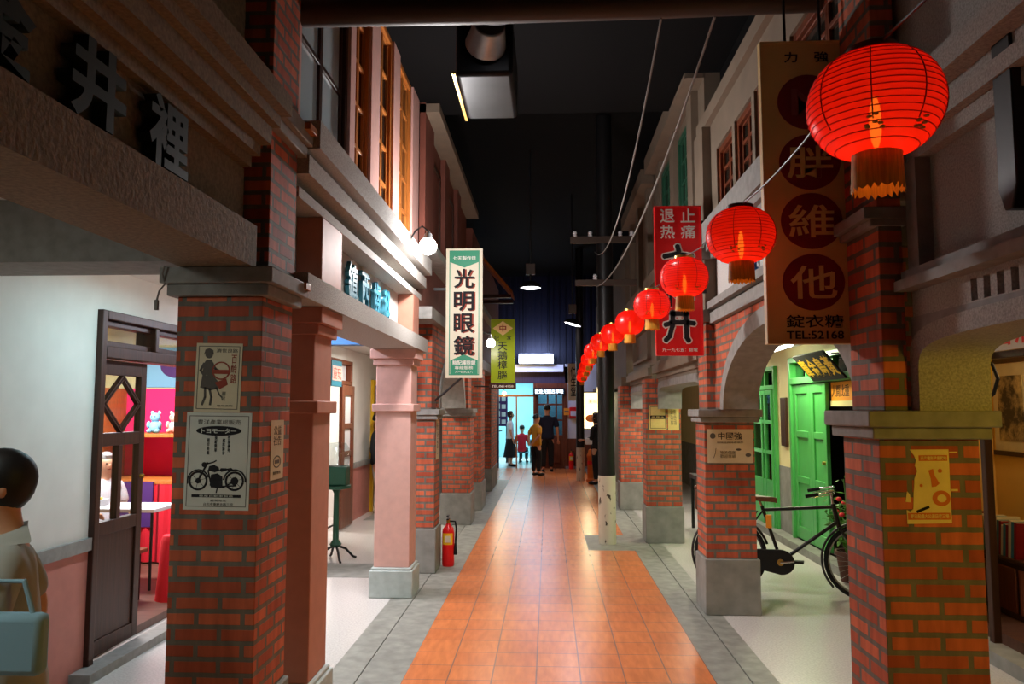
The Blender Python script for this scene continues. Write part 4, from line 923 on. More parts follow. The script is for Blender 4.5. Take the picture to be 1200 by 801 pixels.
# ------------------------------------------------------------------ fire extinguishers
def extinguisher(label, x, y, s=1.0, hose=True):
    r = thing('fire_extinguisher', label, 'fire extinguisher', (x, y, 0), 'fire extinguishers along the passage')
    c = (x, y, 0)
    MB().lathe(c, [(.060 * s, .0), (.066 * s, .02 * s), (.066 * s, .36 * s), (.055 * s, .40 * s), (.028 * s, .43 * s), (.022 * s, .45 * s)], 24).build('cylinder_body', 'red', r)
    MB().cyl((x, y, .45 * s), (x, y, .49 * s), .020 * s, n=12).build('valve', 'brass', r)
    MB().box(x - .012 * s, x + .012 * s, y - .07 * s, y + .03 * s, .49 * s, .505 * s).build('handle', 'iron', r, .003)
    MB().box(x - .012 * s, x + .012 * s, y - .08 * s, y + .02 * s, .525 * s, .538 * s, Matrix.Translation((0, 0, .0)) ).build('trigger', 'iron', r, .003)
    MB().tube([(x + .02 * s, y, .47 * s), (x + .075 * s, y - .01 * s, .47 * s), (x + .088 * s, y - .01 * s, .40 * s), (x + .080 * s, y - .01 * s, .22 * s)], .010 * s, 8).build('hose', 'rubber', r)
    MB().cyl((x + .080 * s, y - .01 * s, .24 * s), (x + .078 * s, y - .01 * s, .12 * s), .012 * s, .022 * s, 12).build('nozzle', 'rubber', r)
    ar = [(.0668 * s, .24 * s), (.0668 * s, .35 * s)]
    lb = MB(); A = []
    for i in range(13):
        a = -PI / 2 - 0.9 + 1.8 * i / 12
        A.append([lb.bm.verts.new((x + q * math.cos(a), y + q * math.sin(a), z)) for q, z in ((.0668 * s, .23 * s), (.0668 * s, .35 * s), (.0675 * s, .35 * s), (.0675 * s, .23 * s))])
    for a, b in zip(A, A[1:]):
        for i in range(4): lb.bm.faces.new((a[i], b[i], b[(i + 1) % 4], a[(i + 1) % 4]))
    lb.bm.faces.new(A[0]); lb.bm.faces.new(A[-1][::-1]); lb.build('label', 'yellow', r)
    MB().box(x - .03 * s, x + .03 * s, y - .0705 * s, y - .0675 * s, .255 * s, .325 * s).build('printed_patch', 'sign_white', r)
    return r
extinguisher('red fire extinguisher on the grey kerb beside the farther pink column', -1.10, 8.70, 1.02)
# ------------------------------------------------------------------ utility poles, bollard
def pole(label, x, y, r0, zt, zw, crates=False):
    r = thing('utility_pole', label, 'pole', (x, y, 0))
    MB().cyl((x, y, 0), (x, y, zw), r0 * 1.0, r0 * .99, 24).build('painted_foot', 'chipped', r)
    MB().cyl((x, y, zw), (x, y, zt), r0 * .985, r0 * .93, 24).build('pole_shaft', 'iron', r)
    return r
up_ = pole('thick wooden utility pole, black above and chipped white at its foot', .755, 10.2, .112, 5.59, .86)
MB().box(.30, 1.15, 10.05, 10.09, 3.86, 3.95).build('crossarm', 'pipe', up_, .004)
MB().box(.36, 1.15, 10.05, 10.09, 3.30, 3.38).build('crossarm', 'pipe', up_, .004)
for x in (.36, .56, .62, 0.95, 1.10):
    for z in ((3.95,) if x != .62 else (3.38,)):
        MB().lathe((x, 10.07, z), [(.02, 0), (.03, .01), (.022, .03), (.03, .045), (.018, .07), (.0001, .075)], 12).build('insulator', 'laminate', up_)
text('北港一號', .07, fS((.72, 10.085, 1.16)) @ Matrix.Identity(4), 'sign_cream', up_, 'pole_lettering', depth=.001, fit=(.001, .001)) if False else None
pole('thin farther utility pole with a white foot beside the orange bollard', .775, 18.9, .10, 5.59, .78)
yb_ = MB().box(.66, .70, 10.33, 10.345, 1.86, 2.32).build('yellow_strip', 'yellow'); tag(yb_, 'narrow yellow strip hanging beside the thick utility pole', 'sign')
bo = thing('bollard', 'orange bollard standing right of the thin utility pole', 'bollard', (1.0, 18.7, 0))
MB().lathe((1.0, 18.7, 0), [(.10, 0), (.10, .05), (.075, .07), (.07, .55), (.085, .57), (.085, .62), (.06, .66), (.04, .74), (.0001, .76)], 20).build('post_body', 'ink_orange', bo)
MB().lathe((1.0, 18.7, 0), [(.0735, .40), (.0725, .48)], 20).build('reflector_band', 'red', bo)
# ------------------------------------------------------------------ bicycle
def bicycle(loc, rz):
    r = thing('bicycle', 'old black roadster bicycle parked by the green doors', 'bicycle', loc)
    r.rotation_euler = (0.0, 0, rz)
    class BB(MB):
        def build(s, name, material, parent=r, bevel=0, angle=50):
            o = MB.build(s, name, material, None, bevel, angle)
            for v in o.data.vertices: v.co += o.location
            o.location = (0, 0, 0); o.parent = parent; return o
    R = .34; wb = 1.17
    def wheel(x, nm):
        w_ = BB().tube([(x + (R - .019) * math.cos(2 * PI * i / 48), 0, R + (R - .019) * math.sin(2 * PI * i / 48)) for i in range(48)], .019, 10, True).build('tyre', 'rubber')
        BB().tube([(x + (R - .042) * math.cos(2 * PI * i / 48), 0, R + (R - .042) * math.sin(2 * PI * i / 48)) for i in range(48)], .009, 6, True).build('rim', 'metal', w_)
        sp = BB()
        for i in range(28):
            a = 2 * PI * i / 28; sp.cyl((x + .02 * math.cos(a + .5), .018 * (-1) ** i, R + .02 * math.sin(a + .5)), (x + (R - .045) * math.cos(a), 0, R + (R - .045) * math.sin(a)), .0013, n=4)
        sp.build('spokes', 'metal', w_)
        BB().cyl((x, -.045, R), (x, .045, R), .018, n=12).build('hub', 'metal', w_)
        arc = [(x + (R + .022) * math.cos(a), 0, R + (R + .022) * math.sin(a)) for a in [math.radians(d_) for d_ in range(-8 if nm == 'front' else 10, 196 if nm == 'front' else 215, 8)]]
        if nm == 'front': arc = [(x - (R + .022) * math.cos(math.radians(d_)), 0, R + (R + .022) * math.sin(math.radians(d_))) for d_ in range(-42, 112, 8)]
        else: arc = [(x - (R + .022) * math.cos(math.radians(d_)), 0, R + (R + .022) * math.sin(math.radians(d_))) for d_ in range(-30, 165, 8)]
        g = BB(); rows = []
        for p in arc:
            d_ = (Vector(p) - Vector((x, 0, R))).normalized()
            rows.append([g.bm.verts.new(Vector(p) + Vector((0, yy, 0)) + d_ * zz) for yy, zz in ((-.028, -.014), (-.02, 0), (0, .006), (.02, 0), (.028, -.014), (.02, -.003), (0, .002), (-.02, -.003))])
        for A, B in zip(rows, rows[1:]):
            for i in range(8): g.bm.faces.new((A[i], B[i], B[(i + 1) % 8], A[(i + 1) % 8]))
        g.build('mudguard', 'iron')
    wheel(0, 'rear'); wheel(wb, 'front')
    bb = Vector((.46, 0, .30)); seat = Vector((.30, 0, .80)); head_t = Vector((.93, 0, .82)); head_b = Vector((.965, 0, .66)); fa = Vector((wb, 0, R))
    f = BB(); f.tube([bb, seat], .016).tube([Vector((.312, 0, .765)), head_t], .0155).tube([bb, head_b + Vector((-.005, 0, .03))], .017).tube([head_t + Vector((-.006, 0, .03)), head_b + Vector((.006, 0, -.03))], .02)
    for s in (-1, 1): f.tube([bb + Vector((0, .03 * s, 0)), Vector((0, .055 * s, R))], .010).tube([seat + Vector((0.01, .02 * s, -.04)), Vector((0, .055 * s, R))], .008)
    f.build('frame', 'iron')
    fk = BB()
    for s in (-1, 1): fk.tube([head_b + Vector((.01, .035 * s, -.03)), Vector((1.09, .05 * s, .46)), fa + Vector((0, .05 * s, 0))], .011)
    fk.cyl(head_b + Vector((.01, -.045, -.03)), head_b + Vector((.01, .045, -.03)), .014).build('fork', 'iron')
    BB().tube([head_t + Vector((-.006, 0, .02)), head_t + Vector((-.02, 0, .15))], .012).build('stem', 'chrome')
    hb = head_t + Vector((-.02, 0, .15))
    h = BB().tube([hb + Vector((-.20, -.27, -.035)), hb + Vector((-.08, -.27, -.01)), hb + Vector((.02, -.22, .015)), hb + Vector((.035, -.08, .005)), hb, hb + Vector((.035, .08, .005)), hb + Vector((.02, .22, .015)), hb + Vector((-.08, .27, -.01)), hb + Vector((-.20, .27, -.035))], .010, 8).build('handlebar', 'chrome')
    for s in (-1, 1):
        BB().cyl(hb + Vector((-.21, .27 * s, -.037)), hb + Vector((-.10, .27 * s, -.014)), .016, n=12).build('grip', 'rubber', h)
        BB().tube([hb + Vector((-.16, .25 * s, -.05)), hb + Vector((.0, .22 * s, -.02)), hb + Vector((.03, .06 * s, -.03))], .005).build('brake_rod', 'chrome', h)
    sd = BB()
    rows = []
    for x, hw, z in ((.13, .05, .90), (.16, .10, .915), (.22, .105, .91), (.28, .06, .895), (.36, .028, .89), (.42, .022, .885), (.44, .012, .875)):
        rows.append([sd.bm.verts.new((x, yy * hw, z - dz)) for yy, dz in ((-1, .045), (-.95, .015), (-.5, 0), (0, .004), (.5, 0), (.95, .015), (1, .045), (0, .03))])
    for A, B in zip(rows, rows[1:]):
        for i in range(8): sd.bm.faces.new((A[i], B[i], B[(i + 1) % 8], A[(i + 1) % 8]))
    sd.bm.faces.new(rows[0]); sd.bm.faces.new(rows[-1][::-1]); so = sd.build('saddle', 'leather')
    for s in (-1, 1): BB().tube([(.15 + .03 * math.cos(i * .8), .07 * s + .02 * math.sin(i * .8), .83 + i * .003) for i in range(18)], .004, 5).build('spring', 'chrome', so)
    BB().cyl(seat, (.27, 0, .87), .012).build('seat_post', 'chrome')
    cc = BB(); pts = []
    for i in range(13): a = PI / 2 - PI * i / 12; pts.append((.46 + .125 * math.cos(a), .30 + .115 * math.sin(a)))
    for i in range(13): a = -PI / 2 - PI * i / 12; pts.append((.02 + .07 * math.cos(a), .335 + .065 * math.sin(a)))
    cc.poly(frame((0, -.055, 0), (1, 0, 0), (0, 0, 1)), pts, -.012, .012); co_ = cc.build('chain_case', 'iron', bevel=.006)
    BB().cyl((.46, -.07, .30), (.46, -.078, .30), .03, n=20).build('crank_boss', 'brass', co_)
    ck = BB().tube([(.46, -.085, .30), (.62, -.09, .325)], .010).build('crank', 'chrome'); ck2 = BB().tube([(.46, .06, .30), (.30, .065, .275)], .010).build('crank', 'chrome')
    BB().box(.585, .665, -.17, -.095, .315, .337).build('pedal', 'rubber', ck, .004); BB().box(.26, .34, .07, .145, .263, .287).build('pedal', 'rubber', ck2, .004)
    cr = BB()
    for s in (-1, 1): cr.tube([(.26, .06 * s, .74), (-.24, .07 * s, .74)], .006).tube([(-.2, .07 * s, .74), (0, .06 * s, .35)], .006)
    for x in (-.24, -.12, 0, .12): cr.tube([(x, -.07, .742), (x, .07, .742)], .005)
    cr.build('carrier', 'iron')
    BB().tube([(.05, .06, .34), (.02, .16, .02), (.06, .17, .012)], .009).build('kickstand', 'iron')
    BB().box(.335, .385, -.02, .02, .60, .72).build('tag_card', 'orange')
    return r
bicycle((1.735, 7.69, 0), math.atan2(-.40, 1.10))
pn = thing('pannier_box', 'brown box on the bicycle carrier behind the brick pillar', 'box', (1.60, 7.72, .752))
mm = Matrix.Translation((1.56, 7.74, .752)) @ Euler((0, 0, -.35)).to_matrix().to_4x4()
MB().box(-.12, .14, -.13, .13, 0, .20, mm).build('box_body', 'leather', pn, .02)
MB().box(-.125, .145, -.135, .135, .20, .225, mm).build('lid', 'leather', pn, .01)
MB().box(-.06, -.02, -.137, -.131, .08, .24, mm).build('strap', 'sign_white', pn)
# ------------------------------------------------------------------ potted plant behind the bicycle
pp = thing('potted_plant', 'potted plant with red flowers behind the bicycle handlebar', 'plant', (3.02, 8.1, 0))
MB().lathe((3.02, 8.1, 0), [(.10, 0.0), (.14, .26), (.155, .26), (.155, .30), (.135, .30), (.125, .26), (.0001, .25)], 24).build('pot', 'terracotta', pp)
st = MB(); lf = MB(); random.seed(3); fl = []
for i in range(26):
    a = random.uniform(0, 2 * PI); L = random.uniform(.08, .34); zt = random.uniform(.55, 1.02)
    tip = Vector((3.02 + L * math.cos(a), 8.1 + L * math.sin(a) * .8, zt)); b = Vector((3.02 + .04 * math.cos(a), 8.1 + .04 * math.sin(a), .27))
    mid = b.lerp(tip, .55) + Vector((0, 0, .10)); st.tube([b, mid, tip], .005, 5)
    for q in range(9):
        t_ = random.uniform(.35, 1); c = b.lerp(tip, t_) + Vector((random.uniform(-.05, .05), random.uniform(-.05, .05), random.uniform(0, .07)))
        rot = Euler((random.uniform(-.8, .8), random.uniform(-.8, .8), random.uniform(0, 6.3))).to_matrix().to_4x4()
        s_ = random.uniform(.6, 1.1); mL = Matrix.Translation(c) @ rot
        lf.poly(mL, [(0, 0), (.014 * s_, .02 * s_), (.018 * s_, .045 * s_), (0, .085 * s_), (-.018 * s_, .045 * s_), (-.014 * s_, .02 * s_)], -.0008, .0008)
    if i % 6 == 0: fl.append(tip)
st.build('stems', 'leaf', pp); lo_ = lf.build('foliage', 'leaf', pp); lo_['kind'] = 'stuff'
for c in fl: MB().ball(c + Vector((0, 0, .03)), .03, .03, .022, 10, 6).build('flower', 'petal', pp)
# ------------------------------------------------------------------ people
def skin_mesh(chains, sub=2):
    """chains: list of [(point, radius), ...]; equal points are joined; first point of the first chain is the root"""
    verts, rad, edges, idx = [], [], [], {}
    for ch in chains:
        prev = None
        for p, r in ch:
            k = tuple(round(c, 4) for c in p)
            if k not in idx: idx[k] = len(verts); verts.append(p); rad.append(r)
            if prev is not None and prev != idx[k]: edges.append((prev, idx[k]))
            prev = idx[k]
    me = bpy.data.meshes.new('s'); me.from_pydata(verts, edges, []); o = bpy.data.objects.new('s', me); COL.objects.link(o)
    md = o.modifiers.new('skin', 'SKIN'); md.use_smooth_shade = True; md.branch_smoothing = 0.6
    for i, d in enumerate(me.skin_vertices[0].data):
        r = rad[i]; d.radius = r if isinstance(r, tuple) else (r, r); d.use_root = (i == 0)
    s = o.modifiers.new('sub', 'SUBSURF'); s.levels = sub; s.render_levels = sub
    dg = bpy.context.evaluated_depsgraph_get(); out = bpy.data.meshes.new_from_object(o.evaluated_get(dg))
    bpy.data.objects.remove(o); bpy.data.meshes.remove(me)
    for p in out.polygons: p.use_smooth = True
    return out
def put(me, name, material, parent):
    me.materials.clear(); me.materials.append(M[material]); me.name = name
    o = bpy.data.objects.new(name, me); COL.objects.link(o); o.parent = parent; return o
def lerp(a, b, t): return tuple(a[i] + (b[i] - a[i]) * t for i in range(3))
def person(label, loc, rz, height, top, bottom, arms, hair='hair', hairlen=0.0, sleeves=0.45, skirt=None, legs=None, lean=0.0, group=None, fat=1.0, shoes='cloth_black', headturn=0.0, long_sleeve=False, hand=True):
    """faces -Y before turning by rz; arms: {side: (elbow, wrist)} as offsets from the shoulder"""
    s = height / 1.70
    r = thing('person', label, 'person', loc, group); r.rotation_euler = (0, 0, rz)
    P = lambda x, y, z: (x * s, y * s, z * s)
    hipz = 0.90 if legs is None else legs['hip'][2]; hy = 0.0 if legs is None else legs['hip'][1]
    up = lambda x, y, z: P(x, hy + y - lean * (z - 0.92), hipz + z - 0.90)
    pel, spn, che, nb = up(0, 0, .93), up(0, 0, 1.08), up(0, 0, 1.26), up(0, .01, 1.41)
    nk, jw, hd, cr = up(0, -.005, 1.475), up(0, -.028, 1.545), up(0, -.018, 1.605), up(0, -.008, 1.655)
    f = fat * s
    chains = [[(pel, (.125 * f, .10 * f)), (spn, (.115 * f, .09 * f)), (che, (.125 * f, .095 * f)), (nb, (.07 * f, .06 * f)), (nk, .056 * s), (jw, (.076 * s, .084 * s)), (hd, (.094 * s, .106 * s)), (cr, (.074 * s, .082 * s))]]
    shirt = [[(up(0, 0, .80), (.165 * f, .135 * f)), (up(0, 0, .90), (.168 * f, .14 * f)), (spn, (.155 * f, .125 * f)), (che, (.160 * f, .13 * f)), (up(0, .008, 1.39), (.11 * f, .092 * f)), (up(0, .002, 1.45), (.070 * f, .066 * f))]]
    for sd in (-1, 1):
        sh = up(.165 * sd * fat, .01, 1.365); e, w = arms[sd]
        el = tuple(sh[i] + e[i] * s for i in range(3)); wr = tuple(sh[i] + w[i] * s for i in range(3))
        d = Vector(wr) - Vector(el); d.normalize()
        palm = tuple(Vector(wr) + d * .075 * s)
        chains.append([(che, (.125 * f, .095 * f)), (sh, .055 * f), (lerp(sh, el, .5), .046 * f), (el, .037 * f), (lerp(el, wr, .4), .036 * f), (wr, .024 * s), (palm, (.030 * s, .022 * s))])
        if hand:
            side = d.cross(Vector((0, 1, 0.2))); side.normalize()
            for k, L in enumerate((.072, .082, .076, .060)):
                o_ = side * ((k - 1.5) * .018 * s); b = Vector(palm) + o_ + d * .018 * s
                chains.append([(palm, (.030 * s, .022 * s)), (tuple(b), .0095 * s), (tuple(b + d * L * .5 * s), .0088 * s), (tuple(b + d * L * .9 * s + Vector((0, -.018 * s, 0))), .0075 * s)])
            tb = Vector(lerp(wr, palm, .55)) + Vector((0, -.022 * s, 0))
            chains.append([(wr, .024 * s), (tuple(tb), .012 * s), (tuple(tb + d * .045 * s + Vector((0, -.014 * s, 0))), .009 * s)])
        t_ = 1.0 if long_sleeve else sleeves * 2
        sl = [(che, (.160 * f, .13 * f)), (sh, .078 * f), (lerp(sh, el, min(1, t_) * .55), .070 * f), (lerp(sh, el, min(1, t_)), .064 * f)]
        if long_sleeve: sl += [(lerp(el, wr, .5), .048 * f), (lerp(el, wr, .95), .040 * f)]
        shirt.append(sl)
    trs = [[(up(0, 0, 1.0), (.14 * f, .115 * f)), (up(0, 0, .88), (.15 * f, .125 * f))]]
    for sd in (-1, 1):
        hp = up(.085 * sd, 0, .86)
        if legs is None: kn, an, to = P(.095 * sd, -.015 + .02 * sd, .48), P(.10 * sd, .015 + .02 * sd, .085), P(.115 * sd, -.13 + .02 * sd, .035)
        else: kn, an, to = [P(*q) for q in legs[sd]]
        chains.append([(pel, (.125 * f, .10 * f)), (hp, .085 * f), (lerp(hp, kn, .5), .070 * f), (kn, .050 * s), (lerp(kn, an, .35), .050 * s), (an, .033 * s), (to, (.032 * s, .022 * s))])
        if not skirt: trs.append([(up(0, 0, .88), (.15 * f, .125 * f)), (hp, .108 * f), (lerp(hp, kn, .5), .086 * f), (kn, .068 * f), (lerp(kn, an, .5), .062 * f), (lerp(kn, an, .93), .058 * f)])
        else: trs.append([(up(0, 0, .88), (.15 * f, .125 * f)), (hp, .10 * f)])
        sm = MB(); d = Vector(to) - Vector(an)
        ang = math.atan2(d.x, -d.y); c = Vector(lerp(an, to, .55)); c.z = an[2] - .048 * s
        sm.ball((0, 0, 0), .045 * s, .125 * s, .045 * s, 14, 10, Matrix.Translation(c) @ Matrix.Rotation(ang, 4, 'Z'))
        for v in sm.bm.verts: v.co.z = max(v.co.z, an[2] - .083 * s)
        so = sm.build('shoe', shoes, None)
        for v in so.data.vertices: v.co += so.location
        so.location = (0, 0, 0); so.parent = r
    body = put(skin_mesh(chains, 2), 'body', 'skin', r)
    bvh = BVHTree.FromPolygons([v.co.copy() for v in body.data.vertices], [tuple(p_.vertices) for p_ in body.data.polygons])
    def front(x, z, sx=None):
        if sx is None: h = bvh.ray_cast(Vector((x, hd[1] - .4, z)), Vector((0, 1, 0)))[0]
        else: h = bvh.ray_cast(Vector((sx * .4, hd[1] + x, z)), Vector((-sx, 0, 0)))[0]
        return h if h is not None else Vector((x, hd[1] - .08 * s, z))
    put(skin_mesh(shirt, 2), 'shirt', top, r)
    if skirt:
        sk = MB(); zt = up(0, 0, .98)[2]; n = 28; rows = []
        for i in range(9):
            t = i / 8; z = zt + (skirt * s - zt) * t; rr = (.125 + .13 * t) * f
            rows.append([sk.bm.verts.new(((rr + .02 * t * math.sin(6 * 2 * PI * k / n)) * math.cos(2 * PI * k / n), (rr * .8 + .02 * t * math.sin(6 * 2 * PI * k / n)) * math.sin(2 * PI * k / n), z)) for k in range(n)])
        for A, B in zip(rows, rows[1:]):
            for k in range(n): sk.bm.faces.new((A[k], A[(k + 1) % n], B[(k + 1) % n], B[k]))
        sk.bm.faces.new(rows[0]); sk.bm.faces.new(rows[-1][::-1])
        so = sk.build('skirt', bottom, None)
        for v in so.data.vertices: v.co += so.location
        so.location = (0, 0, 0); so.parent = r
    else: put(skin_mesh(trs, 2), 'trousers', bottom, r)
    # face and hair
    hc = Vector(hd); hb = MB(); n, kk = 22, 14; rows = []
    for i in range(kk + 1):
        th = PI * i / kk; row = []
        for k in range(n):
            a = 2 * PI * k / n; q = Vector((.092 * s * math.sin(th) * math.cos(a), .112 * s * math.sin(th) * math.sin(a), .108 * s * math.cos(th)))
            fr_ = -q.y / (.112 * s)
            if q.z < .050 * s and fr_ > .30: q *= .66
            elif q.z < -.035 * s: q *= (.80 if not hairlen else 1.0); q.z -= hairlen * s * max(0, -q.z / (.1 * s))
            row.append(hb.bm.verts.new(hc + Vector((0, .010 * s, .018 * s)) + q))
        rows.append(row)
    for A, B in zip(rows, rows[1:]):
        for k in range(n): hb.bm.faces.new((A[k], A[(k + 1) % n], B[(k + 1) % n], B[k]))
    bmesh.ops.remove_doubles(hb.bm, verts=hb.bm.verts, dist=1e-5)
    def local(mb, nm, mt):
        o = mb.build(nm, mt, None, angle=70)
        for v in o.data.vertices: v.co += o.location
        o.location = (0, 0, 0); o.parent = r; return o
    local(hb, 'hair', hair)
    for sd in (-1, 1):
        local(MB().ball(front(.031 * sd * s, hd[2] - .004 * s), .012 * s, .006 * s, .008 * s, 10, 6), 'eye', 'ink')
        local(MB().ball(front(.012 * s, hd[2] - .014 * s, sd), .012 * s, .022 * s, .032 * s, 10, 6), 'ear', 'skin')
    local(MB().ball(front(0, hd[2] - .030 * s) + Vector((0, -.004 * s, 0)), .013 * s, .018 * s, .026 * s, 10, 6), 'nose', 'skin')
    local(MB().ball(front(0, hd[2] - .068 * s), .022 * s, .006 * s, .006 * s, 10, 6), 'mouth', 'ink_red')
    return r
DOWN = {-1: ((-.06, .02, -.27), (-.08, -.04, -.51)), 1: ((.06, .02, -.27), (.08, -.04, -.51))}
BACK = {-1: ((-.08, .07, -.26), (.06, .16, -.42)), 1: ((.08, .07, -.26), (-.06, .16, -.42))}
FRONT = {-1: ((-.06, -.02, -.27), (-.02, -.24, -.30)), 1: ((.06, -.02, -.27), (.02, -.24, -.30))}
STRIDE = {'hip': (0, 0, .89), -1: ((-.09, -.16, .50), (-.09, -.14, .10), (-.095, -.28, .05)), 1: ((.09, .06, .49), (.09, .28, .14), (.095, .16, .04))}
person('person in a pale grey shirt walking past at the left edge', (-1.76, 2.55, 0), -1.0, 1.57, 'cloth_grey', 'cloth_black', {-1: ((-.06, .10, -.25), (-.08, .03, -.48)), 1: ((.06, -.06, -.26), (.07, -.24, -.42))}, legs=STRIDE, lean=.06, hairlen=.02)
sh_ = thing('hem_slab', 'pale blue slab standing for the light blue shirt bottom of the walker', 'bag', (-1.61, 2.33, .93))  # bag-shaped stand-in for the walker's pale blue shirt hem
MB().box(-1.72, -1.50, 2.30, 2.36, .93, 1.11).build('bag_body', 'hem_blue', sh_, .02)
MB().tube([(-1.70, 2.33, 1.10), (-1.67, 2.34, 1.20), (-1.58, 2.34, 1.20), (-1.54, 2.33, 1.10)], .008, 8).build('strap', 'hem_blue', sh_)
# the group near the far end
person('person in a mustard shirt standing with hands behind the back', (-.30, 20.25, 0), 2.2, 1.55, 'cloth_yellow', 'cloth_black', BACK, hair='hair', fat=1.08)
person('tall person in dark navy seen from behind near the wooden door', (-.02, 21.45, 0), PI, 1.80, 'cloth_navy', 'cloth_black', DOWN, fat=1.2)
person('person in a white blouse and long dark skirt facing right', (-1.12, 23.4, 0), PI / 2 + .2, 1.62, 'cloth_white', 'cloth_black', DOWN, skirt=.28, hairlen=.03)
person('person in black standing right by the thick utility pole', (1.10, 18.0, 0), -PI / 2 - .5, 1.60, 'cloth_black', 'cloth_black', FRONT, hairlen=.08, long_sleeve=True)
hb_ = thing('handbag', 'small white handbag held by the person in black', 'bag', (.93, 17.98, .92))
MB().box(.84, 1.0, 17.80, 17.88, .90, 1.05).build('bag_body', 'cloth_white', hb_, .02)
MB().tube([(.86, 17.84, 1.04), (.92, 17.84, 1.12), (.98, 17.84, 1.04)], .007, 6).build('strap', 'cloth_white', hb_)
SIT = {'hip': (0, .10, .50), -1: ((-.10, -.30, .50), (-.10, -.28, .10), (-.11, -.42, .05)), 1: ((.10, -.30, .50), (.10, -.28, .10), (.11, -.42, .05))}
def stool(label, x, y, h, m):
    r = thing('stool', label, 'stool', (x, y, 0))
    MB().lathe((x, y, h - .04), [(.0001, 0), (.17, 0), (.18, .015), (.17, .04), (.0001, .04)], 24).build('seat', m, r)
    for a in range(4):
        c, s_ = math.cos(a * PI / 2 + .7), math.sin(a * PI / 2 + .7)
        MB().cyl((x + .11 * c, y + .11 * s_, h - .03), (x + .17 * c, y + .17 * s_, 0), .012, n=8).build('leg', 'iron', r)
    return r
stool('blue stool under the person in red in the bright end room', -.78, 24.6, .37, 'cloth_blue')
person('person in a red top sitting in the bright end room', (-.80, 24.5, 0), PI * .8 + .5, 1.55, 'cloth_red', 'cloth_black', FRONT, legs=SIT, lean=.05)
# ------------------------------------------------------------------ the far end
struct(MB().box(-3.6, -.42, 22.7, 28.0, -.1, 0), 'floor_end_room', 'terrazzo')
M['aqua'] = mat('aqua_wall', sr(150, 210, 216), 0.6, noise=.06, scale=3)
struct(MB().box(-3.6, -.40, 27.9, 28.0, 0, 3.3).box(-3.7, -3.6, 22.8, 28.0, 0, 3.3).box(-.42, -.32, 22.95, 28.0, 0, 3.3), 'wall_end_room', 'aqua')
struct(MB().box(-3.6, -.3, 22.95, 28.0, 3.3, 3.4), 'ceiling_end_room', 'white')
M['purple_wood'] = mat('dark_plum_boards', sr(58, 40, 58), 0.6, noise=.3, scale=5, stretch=(9, 9, .5))
struct(MB().box(-1.9, .62, 22.7, 22.85, 2.44, 2.92), 'wall_end_fascia', 'purple_wood')
struct(MB().box(-1.9, -1.42, 22.7, 22.85, 0, 2.44).box(-1.9, 2.0, 22.85, 22.95, 2.92, 3.25), 'wall_end_left', 'purple_wood')
struct(MB().box(.50, 1.75, 22.7, 22.85, .85, 3.0), 'wall_end_right', 'white')
struct(MB().box(.50, 1.75, 22.68, 22.85, 0.06, .85), 'wall_end_right_dado', 'door_wood')
struct(MB().box(.50, 1.75, 22.62, 22.85, 0, .06), 'baseboard_end', 'stone')
ri = MB()
x = -1.9
while x < 1.9:
    ri.box(x, x + .09, 22.80, 22.90, 3.0, 5.6); ri.box(x + .09, x + .18, 22.84, 22.90, 3.0, 5.6); x += .18
struct(ri, 'wall_end_ribbed_sheet', 'blacksheet')
struct(MB().box(-1.5, .45, 22.45, 22.70, 2.76, 2.97), 'trim_33', 'white')
dr = sroot('door_1', (.08, 22.75, 0))
MB().box(-.42, -.34, 22.66, 22.86, 0, 2.44).box(.48, .56, 22.66, 22.86, 0, 2.44).box(-.34, .48, 22.66, 22.86, 2.30, 2.44).build('door_frame', 'door_wood', dr, .006)
f = MB(); f.box(-.34, .48, 22.72, 22.77, 0, .95)
for a, b in ((-.34, -.27), (-.03, .02), (.22, .27), (.42, .48)): f.box(a, b, 22.72, 22.77, .95, 2.30)
for z in (1.35, 1.80, 2.24): f.box(-.34, .48, 22.725, 22.765, z, z + .05)
f.build('door_leaf', 'door_wood', dr, .004)
MB().box(-.27, .42, 22.74, 22.75, .96, 2.25).build('pane', 'pane', dr)
MB().box(-.20, .0, 22.70, 22.72, .15, .85).build('raised_panel', 'door_wood', dr, .01); MB().box(.10, .36, 22.70, 22.72, .15, .85).build('raised_panel', 'door_wood', dr, .01)
struct(MB().box(-.32, .50, 24.2, 24.3, 0, 2.9), 'wall_end_behind_door', 'cloth_blue')
lb = thing('light_box_sign', 'white glowing light box above the far end of the passage', 'sign', (-.33, 22.3, 2.96))
MB().box(-.83, .17, 22.22, 22.34, 2.98, 3.27).build('box_case', 'laminate', lb, .01); MB().box(-.81, .15, 22.205, 22.222, 3.0, 3.25).build('lit_face', 'lightbox', lb)
for x in (-.7, .04): MB().cyl((x, 22.28, 3.26), (x, 22.28, 5.6), .012, n=8).build('hanger_rod', 'iron', lb)
le = thing('led_sign', 'narrow running letter display over the wooden door', 'sign', (.07, 22.62, 2.30))
MB().box(-.42, .50, 22.60, 22.66, 2.06 + .04, 2.30).build('display_case', 'ink', le, .005)
text('歡迎光臨古早味', .13, fS((.04, 22.60, 2.20)), 'led', le, bold=.01, fit=(.82, .13))
vs = thing('vertical_sign', 'narrow white vertical sign with black characters at the far end', 'sign', (.72, 21.6, 2.0))
MB().box(.56, .86, 21.58, 21.62, 1.92, 2.95).build('face_board', 'sign_white', vs, .004); text('保\n生\n堂', .25, fS((.71, 21.58, 2.45)), 'ink', vs, bold=.02, fit=(.17, .80))
MB().box(.5, .92, 21.6, 21.64, 2.90, 2.93).build('bracket', 'iron', vs); MB().box(.70, .73, 21.6, 22.75, 2.93, 2.96).build('bracket', 'iron', vs)
fb = thing('fire_alarm_box', 'small red and white box on the white end wall', 'box', (.80, 22.66, 1.5))
